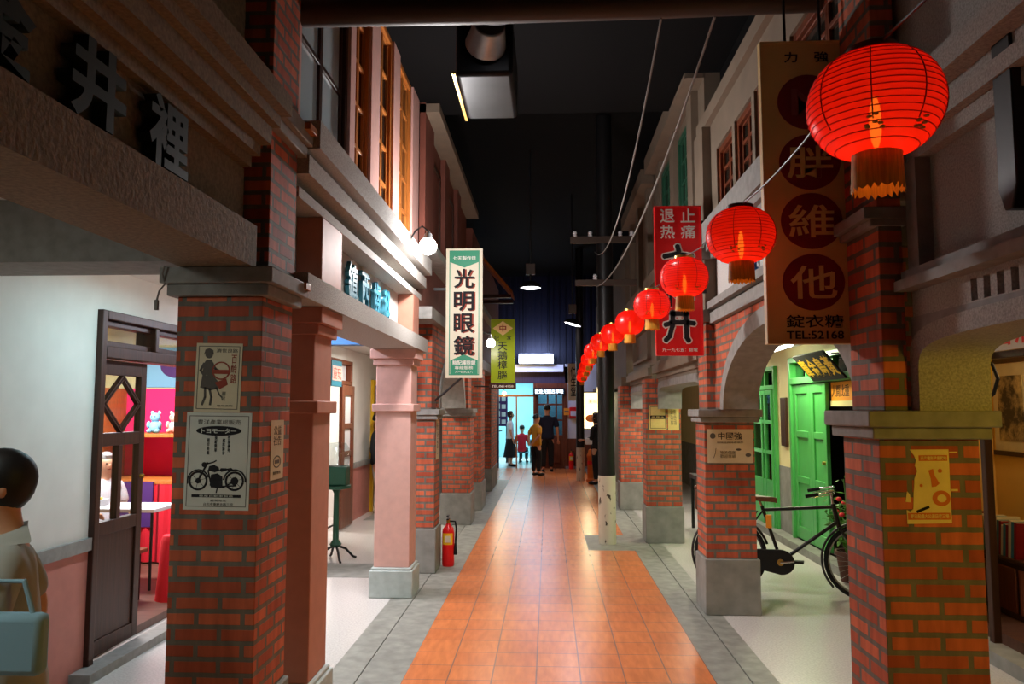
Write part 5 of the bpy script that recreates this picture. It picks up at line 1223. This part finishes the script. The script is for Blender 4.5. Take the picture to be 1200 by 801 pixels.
MB().box(.62, .92, 22.60, 22.69, 1.45, 1.75).build('box_case', 'red', fb, .01); MB().box(.65, .89, 22.59, 22.602, 1.50, 1.64).build('front_plate', 'cloth_white', fb)
nc = thing('notice_card', 'small orange card on the wooden post right of the door', 'notice', (.40, 22.62, 1.6))
MB().box(.46, .62, 22.63, 22.64, 1.52, 1.72).build('card', 'orange', nc); MB().box(.48, .60, 22.625, 22.632, 1.60, 1.64).build('printed_line', 'ink_grey', nc)
bp = thing('backlit_poster', 'bright yellow backlit poster at the far right end', 'poster', (1.15, 21.0, 1.2))
MB().box(.86, 1.42, 21.0, 21.1, 1.15, 2.16).build('poster_case', 'dark_wood', bp, .01); MB().box(.89, 1.39, 20.985, 21.002, 1.18, 2.13).build('lit_face', 'posterbox', bp)
MB().disc(fS((1.15, 20.985, 1.45)), 0, 0, .15, 0, .004, 24, .10).build('printed_bowl', 'ink_orange', bp); text('美味', .2, fS((1.2, 20.985, 1.9)), 'ink_red', bp, fit=(.25, .12))
MB().box(.88, .92, 21.02, 21.08, 0, 1.16).build('stand_post', 'dark_wood', bp); MB().box(1.36, 1.40, 21.02, 21.08, 0, 1.16).build('stand_post', 'dark_wood', bp)
extinguisher('red fire extinguisher by the far end wall behind the thin pole', .66, 22.4, 1.05)
nb_ = thing('notice_board', 'purple notice board with white cards in the bright end room', 'board', (-1.55, 24.9, .9))
MB().box(-1.9, -1.28, 24.9, 24.95, 1.15, 2.15).build('board_panel', 'purple', nb_, .01)
for i in range(3):
    for j in range(4): MB().box(-1.83 + i * .18, -1.70 + i * .18, 24.885, 24.9, 1.22 + j * .24, 1.36 + j * .24 + .03 * (i % 2)).build('white_card', 'cloth_white', nb_)
for x in (-1.86, -1.32): MB().cyl((x, 24.925, 0), (x, 24.925, 1.15), .015, n=8).build('leg', 'iron', nb_)
tb = thing('folding_table', 'pale blue topped table in the bright end room', 'table', (-.95, 25.3, 0))
MB().box(-1.35, -.50, 25.0, 25.6, .70, .74).build('tabletop', 'cloth_blue', tb, .005)
for x in (-1.30, -.55):
    for y in (25.05, 25.55): MB().box(x - .02, x + .02, y - .02, y + .02, 0, .70).build('leg', 'iron', tb)
def scooter(label, x, y, rz, col):
    r = thing('scooter', label, 'scooter', (x, y, 0)); r.rotation_euler = (0, 0, rz)
    def L(mb, nm, mt, bev=0):
        o = mb.build(nm, mt, None, bev)
        for v in o.data.vertices: v.co += o.location
        o.location = (0, 0, 0); o.parent = r; return o
    for xx in (-.6, .6):
        L(MB().tube([(xx + .19 * math.cos(2 * PI * i / 24), 0, .235 + .19 * math.sin(2 * PI * i / 24)) for i in range(24)], .045, 10, True), 'tyre', 'rubber'); L(MB().cyl((xx, -.03, .235), (xx, .03, .235), .12, n=18), 'hub', 'metal')
    L(MB().poly(frame((0, -.14, 0), (1, 0, 0), (0, 0, 1)), [(-.85, .55), (-.55, .38), (-.2, .28), (.25, .24), (.3, .32), (-.1, .36), (-.15, .62), (-.6, .72)], -.28, 0), 'rear_body', col, .03)
    L(MB().poly(frame((0, -.18, 0), (1, 0, 0), (0, 0, 1)), [(.25, .24), (.40, .30), (.52, .90), (.46, 1.0), (.40, .92)], -.36, 0), 'leg_shield', col, .03)
    L(MB().box(-.7, -.12, -.13, .13, .70, .80), 'saddle', 'rubber', .03)
    L(MB().tube([(.60, 0, .24), (.45, 0, .95)], .03), 'steering_column', 'metal'); L(MB().tube([(.36, -.30, 1.02), (.45, 0, .98), (.36, .30, 1.02)], .016), 'handlebar', 'iron'); L(MB().ball((.52, 0, .93), .07, .09, .07), 'headlight', 'glass')
    L(MB().ball((.6, 0, .42), .2, .08, .06), 'front_mudguard', col)
    return r
scooter('pale blue scooter parked in the bright end room, in front of the board', -1.72, 24.1, 1.6, 'cloth_blue')
lp = thing('porch_lamp', 'small warm lamp under the dark fascia left of the end doorway', 'lamp', (-1.25, 22.4, 2.1))
MB().ball((-1.25, 22.4, 2.14), .06, n=16).build('globe', 'lantern_bulb', lp); MB().tube([(-1.25, 22.4, 2.19), (-1.25, 22.4, 2.6), (-1.25, 22.71, 2.6)], .01, 6).build('stem', 'iron', lp)
struct(MB().box(-1.42, -.42, 22.74, 22.80, 2.05, 2.12).box(-.93, -.89, 22.74, 22.80, 0, 2.05), 'trim_34', 'wood')
scooter('white scooter parked deep in the bright end room', -2.1, 26.0, 1.7, 'laminate')
# ------------------------------------------------------------------ left front shop: doorway and what stands inside
M['plank'] = mat('shop_plank_floor', sr(96, 66, 54), 0.4, noise=.3, scale=4, stretch=(1, 8, 1))
struct(MB().box(-6.6, -3.15, 4.5, 9.3, -.1, .06), 'floor_shop', 'plank')
struct(MB().box(-6.6, -3.16, 9.2, 9.3, .06, 2.75).box(-6.7, -6.6, 4.5, 9.3, .06, 2.75).box(-6.6, -3.16, 4.4, 4.5, .06, 2.75), 'wall_shop', 'cream')
struct(MB().box(-6.6, -3.16, 4.5, 9.2, 2.75, 2.85), 'ceiling_shop', 'white')
d2 = sroot('door_2', (-3.05, 6.5, .06))
f = MB().box(-3.12, -2.96, 5.05, 5.11, .06, 2.38).box(-3.12, -2.96, 7.94, 8.0, .06, 2.38).box(-3.12, -2.96, 5.11, 7.94, 2.32, 2.38).box(-3.12, -2.96, 5.11, 7.94, 2.06, 2.14)
f.box(-3.12, -2.96, 5.76, 5.81, 2.14, 2.32).box(-3.12, -2.96, 6.5, 6.55, 2.14, 2.32).box(-3.12, -2.96, 7.2, 7.25, 2.14, 2.32)
f.build('door_frame', 'dark_wood', d2, .006)
f = MB()
for a, b in ((5.11, 5.81), (5.81, 6.55), (6.55, 7.25), (7.25, 7.94)): f.box(-3.08, -3.0, a + .03, b - .03, 2.14, 2.18).box(-3.08, -3.0, a + .03, b - .03, 2.28, 2.32)
f.build('transom_rails', 'dark_wood', d2, .004)
MB().box(-3.05, -3.04, 5.11, 7.94, 2.14, 2.32).build('transom_pane', 'pane', d2)
def lattice_leaf(y0, y1):
    f = MB(); x0, x1 = -3.07, -3.02; z0, z1 = .07, 2.05
    f.box(x0, x1, y0, y0 + .075, z0, z1).box(x0, x1, y1 - .075, y1, z0, z1)
    for a, b in ((z0, .17), (.86, .95), (1.46, 1.55), (1.95, z1)): f.box(x0, x1, y0 + .075, y1 - .075, a, b)
    ym = (y0 + y1) / 2; f.box(x0, x1, ym - .025, ym + .025, .95, 1.46)
    f.box(x0 + .015, x1 - .015, y0 + .075, y1 - .075, .17, .86)
    return f.build('door_leaf', 'dark_wood', d2, .004), ym
lf_, ym = lattice_leaf(5.12, 5.76)
k = MB(); fr = fE((-3.03, ym, 1.75))
w2, h2 = .245, .20
for off in (0, .03): k.stroke(fr, [(-w2 + off, 0), (0, h2 - off * .8), (w2 - off, 0), (0, -h2 + off * .8), (-w2 + off, 0)], .012, -.02, .012)
k.build('diamond_lattice', 'dark_wood', lf_)
MB().box(-3.048, -3.042, 5.19, 5.69, .95, 1.95).build('pane', 'pane', lf_)
MB().cyl((-3.02, 5.72, 1.22), (-2.995, 5.72, 1.22), .016, n=12).build('knob', 'brass', lf_)
# display shelf at the back of the shop
su = thing('display_shelf', 'red-backed display shelf inside the left front shop', 'shelf', (-4.2, 8.7, .06))
MB().box(-4.95, -3.45, 9.0, 9.04, .9, 1.95).build('back_cloth', 'cloth_pink', su)
MB().box(-4.95, -3.45, 8.45, 9.0, 1.40, 1.44).build('shelf_plank', 'wood', su, .004); MB().box(-4.95, -3.45, 8.35, 9.0, .90, .94).build('shelf_plank', 'wood', su, .004)
for x in (-4.98, -3.45): MB().box(x, x + .03, 8.4, 9.04, .06, 1.95).build('side_panel', 'wood', su, .004)
MB().box(-4.7, -4.25, 8.32, 8.345, .45, .93).build('drape_corner', 'purple', su)
dc = MB(); n = 40
pts = [(-4.95 + 1.5 * i / n, 8.34 + .018 * math.sin(i * 1.4)) for i in range(n + 1)]
for t0, t1 in zip(pts, pts[1:]):
    q = [dc.bm.verts.new((t[0], t[1] + dy, z)) for t in (t0, t1) for dy in (0, .006) for z in (.08, .9)]
    for fi in ((0, 1, 5, 4), (2, 6, 7, 3), (0, 4, 6, 2), (1, 3, 7, 5), (0, 2, 3, 1), (4, 5, 7, 6)): dc.bm.faces.new([q[i] for i in fi])
bmesh.ops.remove_doubles(dc.bm, verts=dc.bm.verts, dist=1e-5); dc.build('drape', 'cloth_red', su)
def plush(label, x, y, z, mt, s=1.0):
    r = thing('plush_toy', label, 'toy', (x, y, z), 'plush toys on the display shelf')
    MB().ball((x, y, z + .09 * s), .085 * s, .075 * s, .09 * s).build('body', mt, r); MB().ball((x, y - .01, z + .22 * s), .07 * s, .065 * s, .065 * s).build('head', mt, r)
    for d in (-1, 1):
        MB().ball((x + .05 * d * s, y, z + .285 * s), .024 * s, .014 * s, .028 * s, 10, 6).build('ear', mt, r); MB().ball((x + .08 * d * s, y - .03, z + .12 * s), .026 * s, .04 * s, .05 * s, 10, 6).build('arm', mt, r)
        MB().ball((x + .055 * d * s, y - .06 * s, z + .035 * s), .033 * s, .055 * s, .033 * s, 10, 6).build('foot', mt, r); MB().ball((x + .025 * d * s, y - .07 * s, z + .232 * s), .009 * s, n=8, k=5).build('eye', 'ink', r)
    return r
for lb, x, z, mt, s in (('yellow plush toy on the upper shelf, right in the doorway gap', -3.98, 1.44, 'yellow', .8), ('pale pink plush toy left of the yellow one on the upper shelf', -4.18, 1.44, 'pink', .8), ('pale blue plush toy on the upper shelf beside the pink one', -4.40, 1.44, 'cloth_blue', .8), ('white plush toy at the right end of the upper shelf', -3.78, 1.44, 'cloth_white', .75)): plush(lb, x, 8.62, z, mt, s)
fg = thing('figurine', 'green and orange ornament on a plate on the lower shelf', 'ornament', (-3.92, 8.6, .94))
MB().lathe((-3.92, 8.6, .94), [(.06, 0), (.15, .025), (.16, .03), (.06, .012), (.0001, .012)], 28).build('plate', 'laminate', fg)
MB().ball((-3.92, 8.6, 1.02), .075, .07, .075).build('body', 'ink_orange', fg); MB().ball((-3.93, 8.59, 1.13), .05, .05, .055).build('head', 'cloth_white', fg)
MB().ball((-3.955, 8.58, 1.20), .035, .03, .04).build('crest', 'green', fg); MB().ball((-3.87, 8.6, 1.12), .035, .03, .04).build('wing', 'yellow', fg)
pst = thing('wall_poster', 'photo poster with dark and pale shapes above the display shelf', 'poster', (-4.2, 9.19, 2.0))
MB().box(-4.9, -3.5, 9.18, 9.199, 1.97, 2.45).build('sheet', 'cloth_blue', pst)
pk = fS((-4.0, 9.18, 2.2)); MB().disc(pk, .1, .0, .24, 0, .004, 24, .16).build('photo_shape', 'leather', pst); MB().disc(pk, -.45, .02, .2, 0, .004, 24, .14).build('photo_shape', 'purple', pst); MB().disc(pk, -.06, .13, .06, 0, .006, 16).build('photo_shape', 'red', pst)
def trestle(label, name, cat, x0, x1, y0, y1, h, top, leg='iron'):
    r = thing(name, label, cat, ((x0 + x1) / 2, (y0 + y1) / 2, .06))
    MB().box(x0, x1, y0, y1, h - .035, h).build('top', top, r, .006)
    for x in (x0 + .05, x1 - .05):
        for y in (y0 + .05, y1 - .05): MB().cyl((x, y, .06), (x, y, h - .035), .014, n=8).build('leg', leg, r)
    return r
trestle('white topped table inside the left front shop', 'folding_table', 'table', -4.75, -3.6, 7.1, 7.6, .80, 'laminate')
trestle('low brown bench in front of the white table in the left shop', 'bench', 'bench', -4.2, -3.52, 6.6, 6.85, .50, 'door_wood')
pp2 = thing('candy_box', 'shallow tray of yellow and red sweets behind the lattice door', 'box', (-4.4, 7.27, .80))
MB().box(-4.6, -4.2, 7.15, 7.4, .80, .86).build('tray', 'laminate', pp2, .004)
random.seed(5); cn = {q: MB() for q in ('yellow', 'red', 'cloth_white')}
for i in range(70): cn[random.choice(list(cn))].ball((random.uniform(-4.58, -4.22), random.uniform(7.17, 7.38), .87), .018, .018, .014, 8, 5)
for q in cn: o = cn[q].build('sweets', q, pp2); o['kind'] = 'stuff'
stool('small stool under the grey-haired person in the left shop', -4.52, 8.0, .43, 'door_wood')
person('grey-haired person in white sitting behind the lattice door', (-4.5, 7.9, .06), .9, 1.55, 'cloth_white', 'cloth_navy', FRONT, hair='grey_hair', legs=SIT)
rc = thing('red_stool_cover', 'red cloth covered seat behind the large left pillar', 'stool', (-3.25, 6.2, .06))
MB().lathe((-3.29, 6.85, .06), [(.14, 0), (.12, .25), (.11, .5), (.09, .55), (.0001, .56)], 24).build('cloth_cover', 'cloth_red', rc)
# ------------------------------------------------------------------ doors of the brick house arcade
struct(MB().box(-6.0, -3.16, 9.5, 9.6, 0, 2.7).box(-6.0, -5.9, 9.6, 15.5, 0, 2.7).box(-6.0, -3.16, 15.4, 15.5, 0, 2.7).box(-6.0, -3.16, 12.4, 12.5, 0, 2.7), 'wall_shop_second', 'white')
struct(MB().box(-6.0, -3.15, 9.5, 15.5, -.1, .0), 'floor_shop_second', 'terrazzo')
struct(MB().box(-6.0, -3.16, 9.5, 15.5, 2.7, 2.8), 'ceiling_shop_second', 'white')
d3 = sroot('door_3', (-3.05, 11.3, 0))
MB().box(-3.12, -2.96, 10.25, 10.33, 0, 2.42).box(-3.12, -2.96, 11.67, 11.75, 0, 2.42).box(-3.12, -2.96, 10.33, 11.67, 2.36, 2.42).box(-3.12, -2.96, 10.33, 11.67, 2.06, 2.12).box(-3.12, -2.96, 10.98, 11.03, 2.12, 2.36).build('door_frame', 'door_wood', d3, .005)
f = MB(); x0, x1 = -2.96, -2.91; y0, y1 = 11.0, 11.68
f.box(x0, x1, y0, y0 + .15, .02, 2.05).box(x0, x1, y1 - .15, y1, .02, 2.05)
for a, b in ((.02, .62), (1.02, 1.10), (1.42, 1.50), (1.90, 2.05)): f.box(x0, x1, y0 + .15, y1 - .15, a, b)
lf2 = f.build('door_leaf', 'door_wood', d3, .005)
MB().box(-2.938, -2.932, 11.15, 11.53, .62, 1.90).build('pane', 'laminate', lf2)
MB().box(-3.05, -3.04, 11.06, 11.65, 2.12, 2.36).build('transom_pane', 'laminate', d3)
ts = thing('shop_sign', 'teal and pink shop sign over the brown door beyond the portico', 'sign', (-2.94, 10.75, 2.05))
MB().box(-2.96, -2.92, 10.45, 10.97, 2.02, 2.38).build('sign_board', 'teal', ts, .005)
MB().box(-2.918, -2.915, 10.47, 10.95, 2.10, 2.30).build('pink_band', 'pink', ts); text('童玩', .2, fE((-2.915, 10.71, 2.2)), 'ink_red', ts, fit=(.4, .16))
d4 = sroot('door_4', (-3.05, 13.7, 0))
MB().box(-3.12, -2.95, 13.15, 13.23, 0, 2.2).box(-3.12, -2.95, 14.22, 14.3, 0, 2.2).box(-3.12, -2.95, 13.23, 14.22, 2.12, 2.2).build('door_frame', 'yellow', d4, .005)
MB().box(-3.09, -3.04, 13.3, 14.2, 1.78, 2.12).build('transom', 'dark_wood', d4); MB().box(-3.09, -3.04, 13.62, 14.22, .02, 1.76).build('door_leaf', 'door_wood', d4, .005)
person('person in dark clothes standing at the far left doorway', (-2.80, 12.85, 0), PI / 2, 1.62, 'cloth_black', 'cloth_grey', DOWN, long_sleeve=True)
# green cast iron stand and hung toys beside the portico
gs = thing('cast_iron_stand', 'green stand on a black cast iron foot beside the nearer pink column', 'stand', (-2.42, 8.95, 0))
for a in range(4):
    c, s_ = math.cos(a * PI / 2 + .5), math.sin(a * PI / 2 + .5)
    MB().tube([(-2.42 + .03 * c, 8.95 + .03 * s_, .16), (-2.42 + .12 * c, 8.95 + .12 * s_, .12), (-2.42 + .20 * c, 8.95 + .20 * s_, .03), (-2.42 + .24 * c, 8.95 + .24 * s_, .014)], .014, 8).build('foot', 'iron', gs)
MB().lathe((-2.42, 8.95, .15), [(.05, 0), (.07, .03), (.035, .08), (.03, .6), (.05, .64), (.16, .66), (.16, .69), (.0001, .69)], 20).build('column', 'dark_green', gs)
MB().box(-2.55, -2.29, 8.85, 9.05, .84, 1.06).build('machine_case', 'dark_green', gs, .015)
MB().lathe((-2.42, 8.95, 1.06), [(.12, 0), (.15, .08), (.15, .18), (.10, .26), (.0001, .27)], 20).build('glass_globe', 'pane', gs)
random.seed(11)
for lb, y, z, mt in (('pink toy bag hanging topmost in the second shop doorway', 10.42, 1.62, 'cloth_pink'), ('yellow toy bag hanging in the second shop doorway', 10.64, 1.45, 'yellow'), ('green toy bag hanging in the second shop doorway', 10.86, 1.28, 'green'), ('orange toy bag hanging lowest in the second shop doorway', 11.08, 1.12, 'orange')):
    t_ = thing('toy_bag', lb, 'toy', (-3.2, y, z), 'toy bags hanging in the second shop')
    MB().box(-3.22, -3.18, y - .09, y + .09, z - .12, z + .06).build('bag', mt, t_, .015); MB().cyl((-3.2, y, z + .05), (-3.2, y, 2.06), .003, n=6).build('string', 'cable', t_)
# ------------------------------------------------------------------ right arcade: green doors, window, signs
struct(MB().box(3.3, 6.2, 7.32, 12.4, -.1, .09), 'floor_shop_right', 'plank')
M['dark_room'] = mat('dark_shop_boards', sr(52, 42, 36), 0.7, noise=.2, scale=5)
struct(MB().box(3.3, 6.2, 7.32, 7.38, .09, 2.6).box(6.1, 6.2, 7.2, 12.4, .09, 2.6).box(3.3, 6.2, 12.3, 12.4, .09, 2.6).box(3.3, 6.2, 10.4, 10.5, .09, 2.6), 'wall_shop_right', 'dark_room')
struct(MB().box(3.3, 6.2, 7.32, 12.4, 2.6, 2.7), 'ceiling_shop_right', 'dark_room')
d5 = sroot('door_5', (3.2, 8.8, .09))
MB().box(3.10, 3.28, 10.17, 10.25, .09, 2.36).box(3.10, 3.28, 7.40, 7.48, .09, 2.36).box(3.10, 3.28, 7.48, 10.17, 2.29, 2.36).box(3.10, 3.28, 7.48, 10.17, 2.02, 2.10).build('door_frame', 'green', d5, .006)
f = MB()
for y in (7.9, 8.35, 8.8, 9.25, 9.7): f.box(3.15, 3.22, y - .02, y + .02, 2.10, 2.29)
f.build('transom_bars', 'green', d5, .003); MB().box(3.18, 3.185, 7.48, 10.17, 2.10, 2.29).build('transom_pane', 'pane', d5)
def panel_leaf(y0, y1, xo):
    g = MB().box(xo, xo + .045, y0, y0 + .10, .11, 2.01).box(xo, xo + .045, y1 - .10, y1, .11, 2.01)
    for a, b in ((.11, .26), (.80, .88), (1.36, 1.44), (1.90, 2.01)): g.box(xo, xo + .045, y0 + .10, y1 - .10, a, b)
    g.box(xo + .02, xo + .035, y0 + .10, y1 - .10, .26, 1.90)
    return g.build('door_leaf', 'green', d5, .005)
panel_leaf(9.52, 10.16, 3.13)
fl2 = panel_leaf(9.0, 9.52, 3.13)
g_ = frame((3.10, 9.05, 1.1), (0, -1, 0), (0, 0, 1))
MB().cyl((3.10, 9.06, 1.10), (3.13, 9.06, 1.10), .02, n=12).build('knob', 'brass', fl2)
w5 = sroot('window_11', (3.2, 11.5, 0))
MB().box(3.10, 3.28, 10.9, 10.96, 0, 2.30).box(3.10, 3.28, 12.04, 12.1, 0, 2.30).box(3.10, 3.28, 10.96, 12.04, 2.24, 2.30).box(3.10, 3.28, 10.96, 12.04, 1.98, 2.04).build('window_frame', 'green', w5, .005)
f = MB()
for a in (10.97, 11.31, 11.47, 11.99):
    f.box(3.08, 3.13, a, a + .06, .06, 1.97)
for z0, z1 in ((.06, .72), (1.08, 1.13), (1.50, 1.55), (1.91, 1.97)): f.box(3.085, 3.125, 11.03, 12.0, z0, z1)
f.build('sash', 'green', w5, .004); MB().box(3.10, 3.104, 11.0, 12.0, .72, 1.95).build('pane', 'pane', w5)
MB().box(3.14, 3.19, 11.46, 11.52, 2.04, 2.24).build('mullion', 'green', w5)
sn = thing('hanging_sign', 'black sign with yellow brush characters leaning out over the green door', 'sign', (3.0, 8.7, 2.02))
ms = frame((2.97, 8.72, 2.175), (0, -1, 0), (-.64, 0, .77))
MB().rect(ms, -.50, .50, -.185, .185, -.012, .012).build('sign_board', 'ink', sn, .004)
for c, dx in zip('庫金島黃', (-.37, -.12, .13, .38)): text(c, .24, ms @ Matrix.Translation((dx, 0, 0)), 'yellow', sn, t0=.012, bold=.02, fit=(.22, .26))
for y in (8.3, 9.1): MB().tube([(3.15, y, 2.30), (2.96, y, 2.29)], .008, 6).build('bracket', 'iron', sn)
ob = thing('shop_banner', 'orange banner with black characters above the dark doorway', 'banner', (3.14, 8.3, 1.8))
MB().box(3.20, 3.22, 7.6, 9.0, 1.80, 2.01).build('banner_cloth', 'orange', ob); MB().box(3.19, 3.225, 7.6, 9.0, 1.74, 1.80).build('pale_hem', 'cream', ob)
text('人間比重', .17, fW((3.20, 8.72, 1.91)), 'ink', ob, fit=(.50, .13))
dp = MB().box(3.11, 3.148, 10.44, 10.66, 1.22, 1.86).build('dark_plaque', 'dark_wood', None, .006); tag(dp, 'dark wooden plaque on the cream wall between window and green door', 'plaque')
ct = thing('counter_table', 'dark table with small goods behind the second right pillar', 'table', (2.5, 11.2, 0))
MB().box(2.05, 2.75, 11.0, 11.6, .72, .78).build('tabletop', 'iron', ct, .005)
for x in (2.09, 2.71):
    for y in (11.04, 11.56): MB().box(x - .02, x + .02, y - .02, y + .02, 0, .72).build('leg', 'iron', ct)
for i, (lb, x, mt) in enumerate((('white jar on the dark table behind the second right pillar', 2.2, 'laminate'), ('yellow jar on the dark table behind the second right pillar', 2.36, 'yellow'), ('brown jar on the dark table behind the second right pillar', 2.54, 'leather'))):
    j = thing('jar', lb, 'jar', (x, 11.2, .78), 'jars on the dark table')
    MB().lathe((x, 11.2, .78), [(.045, 0), (.055, .02), (.055, .11), (.04, .13), (.04, .145)], 18).build('jar_body', mt, j); MB().lathe((x, 11.2, .925), [(.044, 0), (.044, .025), (.0001, .03)], 18).build('lid', 'brass', j)
ab = thing('light_box_sign', 'tall narrow glowing white panel on the right arcade wall', 'sign', (3.05, 12.6, .9))
MB().box(3.04, 3.14, 12.25, 12.85, .95, 2.15).build('panel_case', 'laminate', ab, .01); MB().box(3.025, 3.042, 12.28, 12.82, .98, 2.12).build('lit_face', 'tube', ab)
# ------------------------------------------------------------------ right front shop
struct(MB().box(3.3, 6.0, 3.0, 7.3, -.1, .09), 'floor_shop_front_right', 'plank')
M['amber'] = mat('amber_wall', sr(232, 190, 110), 0.7, noise=.05, scale=4)
struct(MB().box(4.0, 4.1, 3.0, 7.3, .09, 2.6).box(3.3, 4.0, 7.25, 7.3, .09, 2.6), 'wall_shop_front_right', 'amber')
struct(MB().box(3.3, 4.0, 3.0, 7.25, 2.55, 2.65), 'ceiling_shop_front_right', 'white')
d6 = sroot('door_6', (3.2, 4.6, .09))
MB().box(3.10, 3.155, 5.74, 5.80, .0, 2.42).box(3.10, 3.26, 3.6, 3.66, .09, 2.42).box(3.10, 3.155, 3.66, 5.74, 2.06, 2.11).box(3.10, 3.155, 3.66, 5.74, 2.38, 2.42).build('door_frame', 'dark_wood', d6, .006)
rsn = thing('shop_sign', 'white sign with red cursive characters over the right front shop', 'sign', (3.08, 5.0, 2.1))
MB().box(3.06, 3.10, 3.7, 5.60, 2.11, 2.40).build('sign_board', 'laminate', rsn, .004); text('香酒香門', .25, fW((3.06, 5.0, 2.25)), 'red', rsn, bold=.01, fit=(1.0, .22))
sp = thing('hanging_scroll', 'framed ink landscape scroll in the right front shop', 'picture', (3.95, 6.8, 1.2))
MB().rect(fW((3.995, 6.92, 1.72)), -.26, .28, -.37, .39, 0, .02).build('mounting', 'paper', sp)
MB().rect(fW((3.995, 6.92, 1.72)), -.18, .18, -.28, .28, .02, .026).build('painting', 'scroll', sp)
MB().rect(fW((3.995, 6.92, 1.72)), -.27, .30, .39, .43, 0, .035).build('upper_roller', 'dark_wood', sp); MB().rect(fW((3.995, 6.92, 1.72)), -.27, .30, -.41, -.37, 0, .035).build('lower_roller', 'dark_wood', sp)
cb = thing('low_cabinet', 'dark low cabinet under the scroll carrying a row of books', 'cabinet', (3.8, 6.0, .09))
MB().box(3.62, 3.98, 5.2, 7.16, .09, .52).build('body', 'dark_wood', cb, .006); MB().box(3.60, 3.99, 5.15, 7.18, .52, .55).build('top', 'dark_wood', cb, .005)
for a in (5.25, 5.80, 6.34): MB().box(3.605, 3.622, a, a + .50, .14, .48).build('door', 'door_wood', cb, .006)
random.seed(21); y = 7.12; cols = ['paper', 'cloth_grey', 'cloth_navy', 'dark_red', 'leather', 'paper2', 'ink_orange', 'teal', 'cloth_black', 'red', 'sign_white']
names = {'paper': 'tan', 'cloth_grey': 'grey', 'cloth_navy': 'navy', 'dark_red': 'dark red', 'leather': 'brown', 'paper2': 'pale grey', 'ink_orange': 'orange', 'teal': 'teal', 'cloth_black': 'black', 'red': 'bright red', 'sign_white': 'cream'}
ordn = ['first', 'second', 'third', 'fourth', 'fifth', 'sixth', 'seventh', 'eighth', 'ninth', 'tenth', 'eleventh', 'twelfth', 'thirteenth', 'fourteenth', 'fifteenth', 'sixteenth', 'seventeenth', 'eighteenth', 'nineteenth', 'twentieth', 'twenty-first', 'twenty-second', 'twenty-third', 'twenty-fourth']
for i in range(24):
    wd = random.uniform(.022, .036); hh = random.uniform(.24, .30); mt = cols[(i * 7 + i // 3) % len(cols)]
    b = thing('book', '%s book, %s from the jamb in the row on the low cabinet' % (names[mt], ordn[i]), 'book', (3.72, y - wd / 2, .55), 'books on the low cabinet')
    mm = Matrix.Translation((3.72, y, .55)) @ Matrix.Rotation(.10, 4, 'X')
    MB().box(-.09, .09, -wd + .002, -.002, .004, hh - .004, mm).build('pages', 'paper', b)
    c_ = MB(); c_.box(-.095, .088, -wd, -wd + .002, 0, hh, mm).box(-.095, .088, -.002, 0, 0, hh, mm).box(-.097, -.093, -wd, 0, 0, hh, mm); c_.build('cover', mt, b)
    y -= wd + .003
yt = MB().box(3.085, 3.10, 5.60, 5.80, 1.86, 2.30).build('yellow_strip', 'yellow'); tag(yt, 'yellow paper strip beside the right front arch above the pillar', 'paper strip')
bc = thing('black_cable', 'black cable looping beside the scroll in the right front shop', 'cable', (3.07, 5.55, 1.85))
MB().tube([(3.07, 5.66, 2.08), (3.06, 5.52, 2.02), (3.06, 5.46, 1.92), (3.06, 5.52, 1.82), (3.07, 5.62, 1.78)], .012, 8).build('cable', 'rubber', bc)
# warm lamp of the right front arcade, above and behind the viewer's right
wl = thing('bulkhead_lamp', 'warm round lamp on the ceiling of the right front arcade', 'lamp', (2.15, .9, 2.4))
MB().lathe((2.15, .9, 2.36), [(.10, .14), (.12, .10), (.11, .06)], 24).build('lamp_base', 'iron', wl); MB().ball((2.15, .9, 2.38), .095, .095, .06).build('globe', 'lantern_bulb', wl)
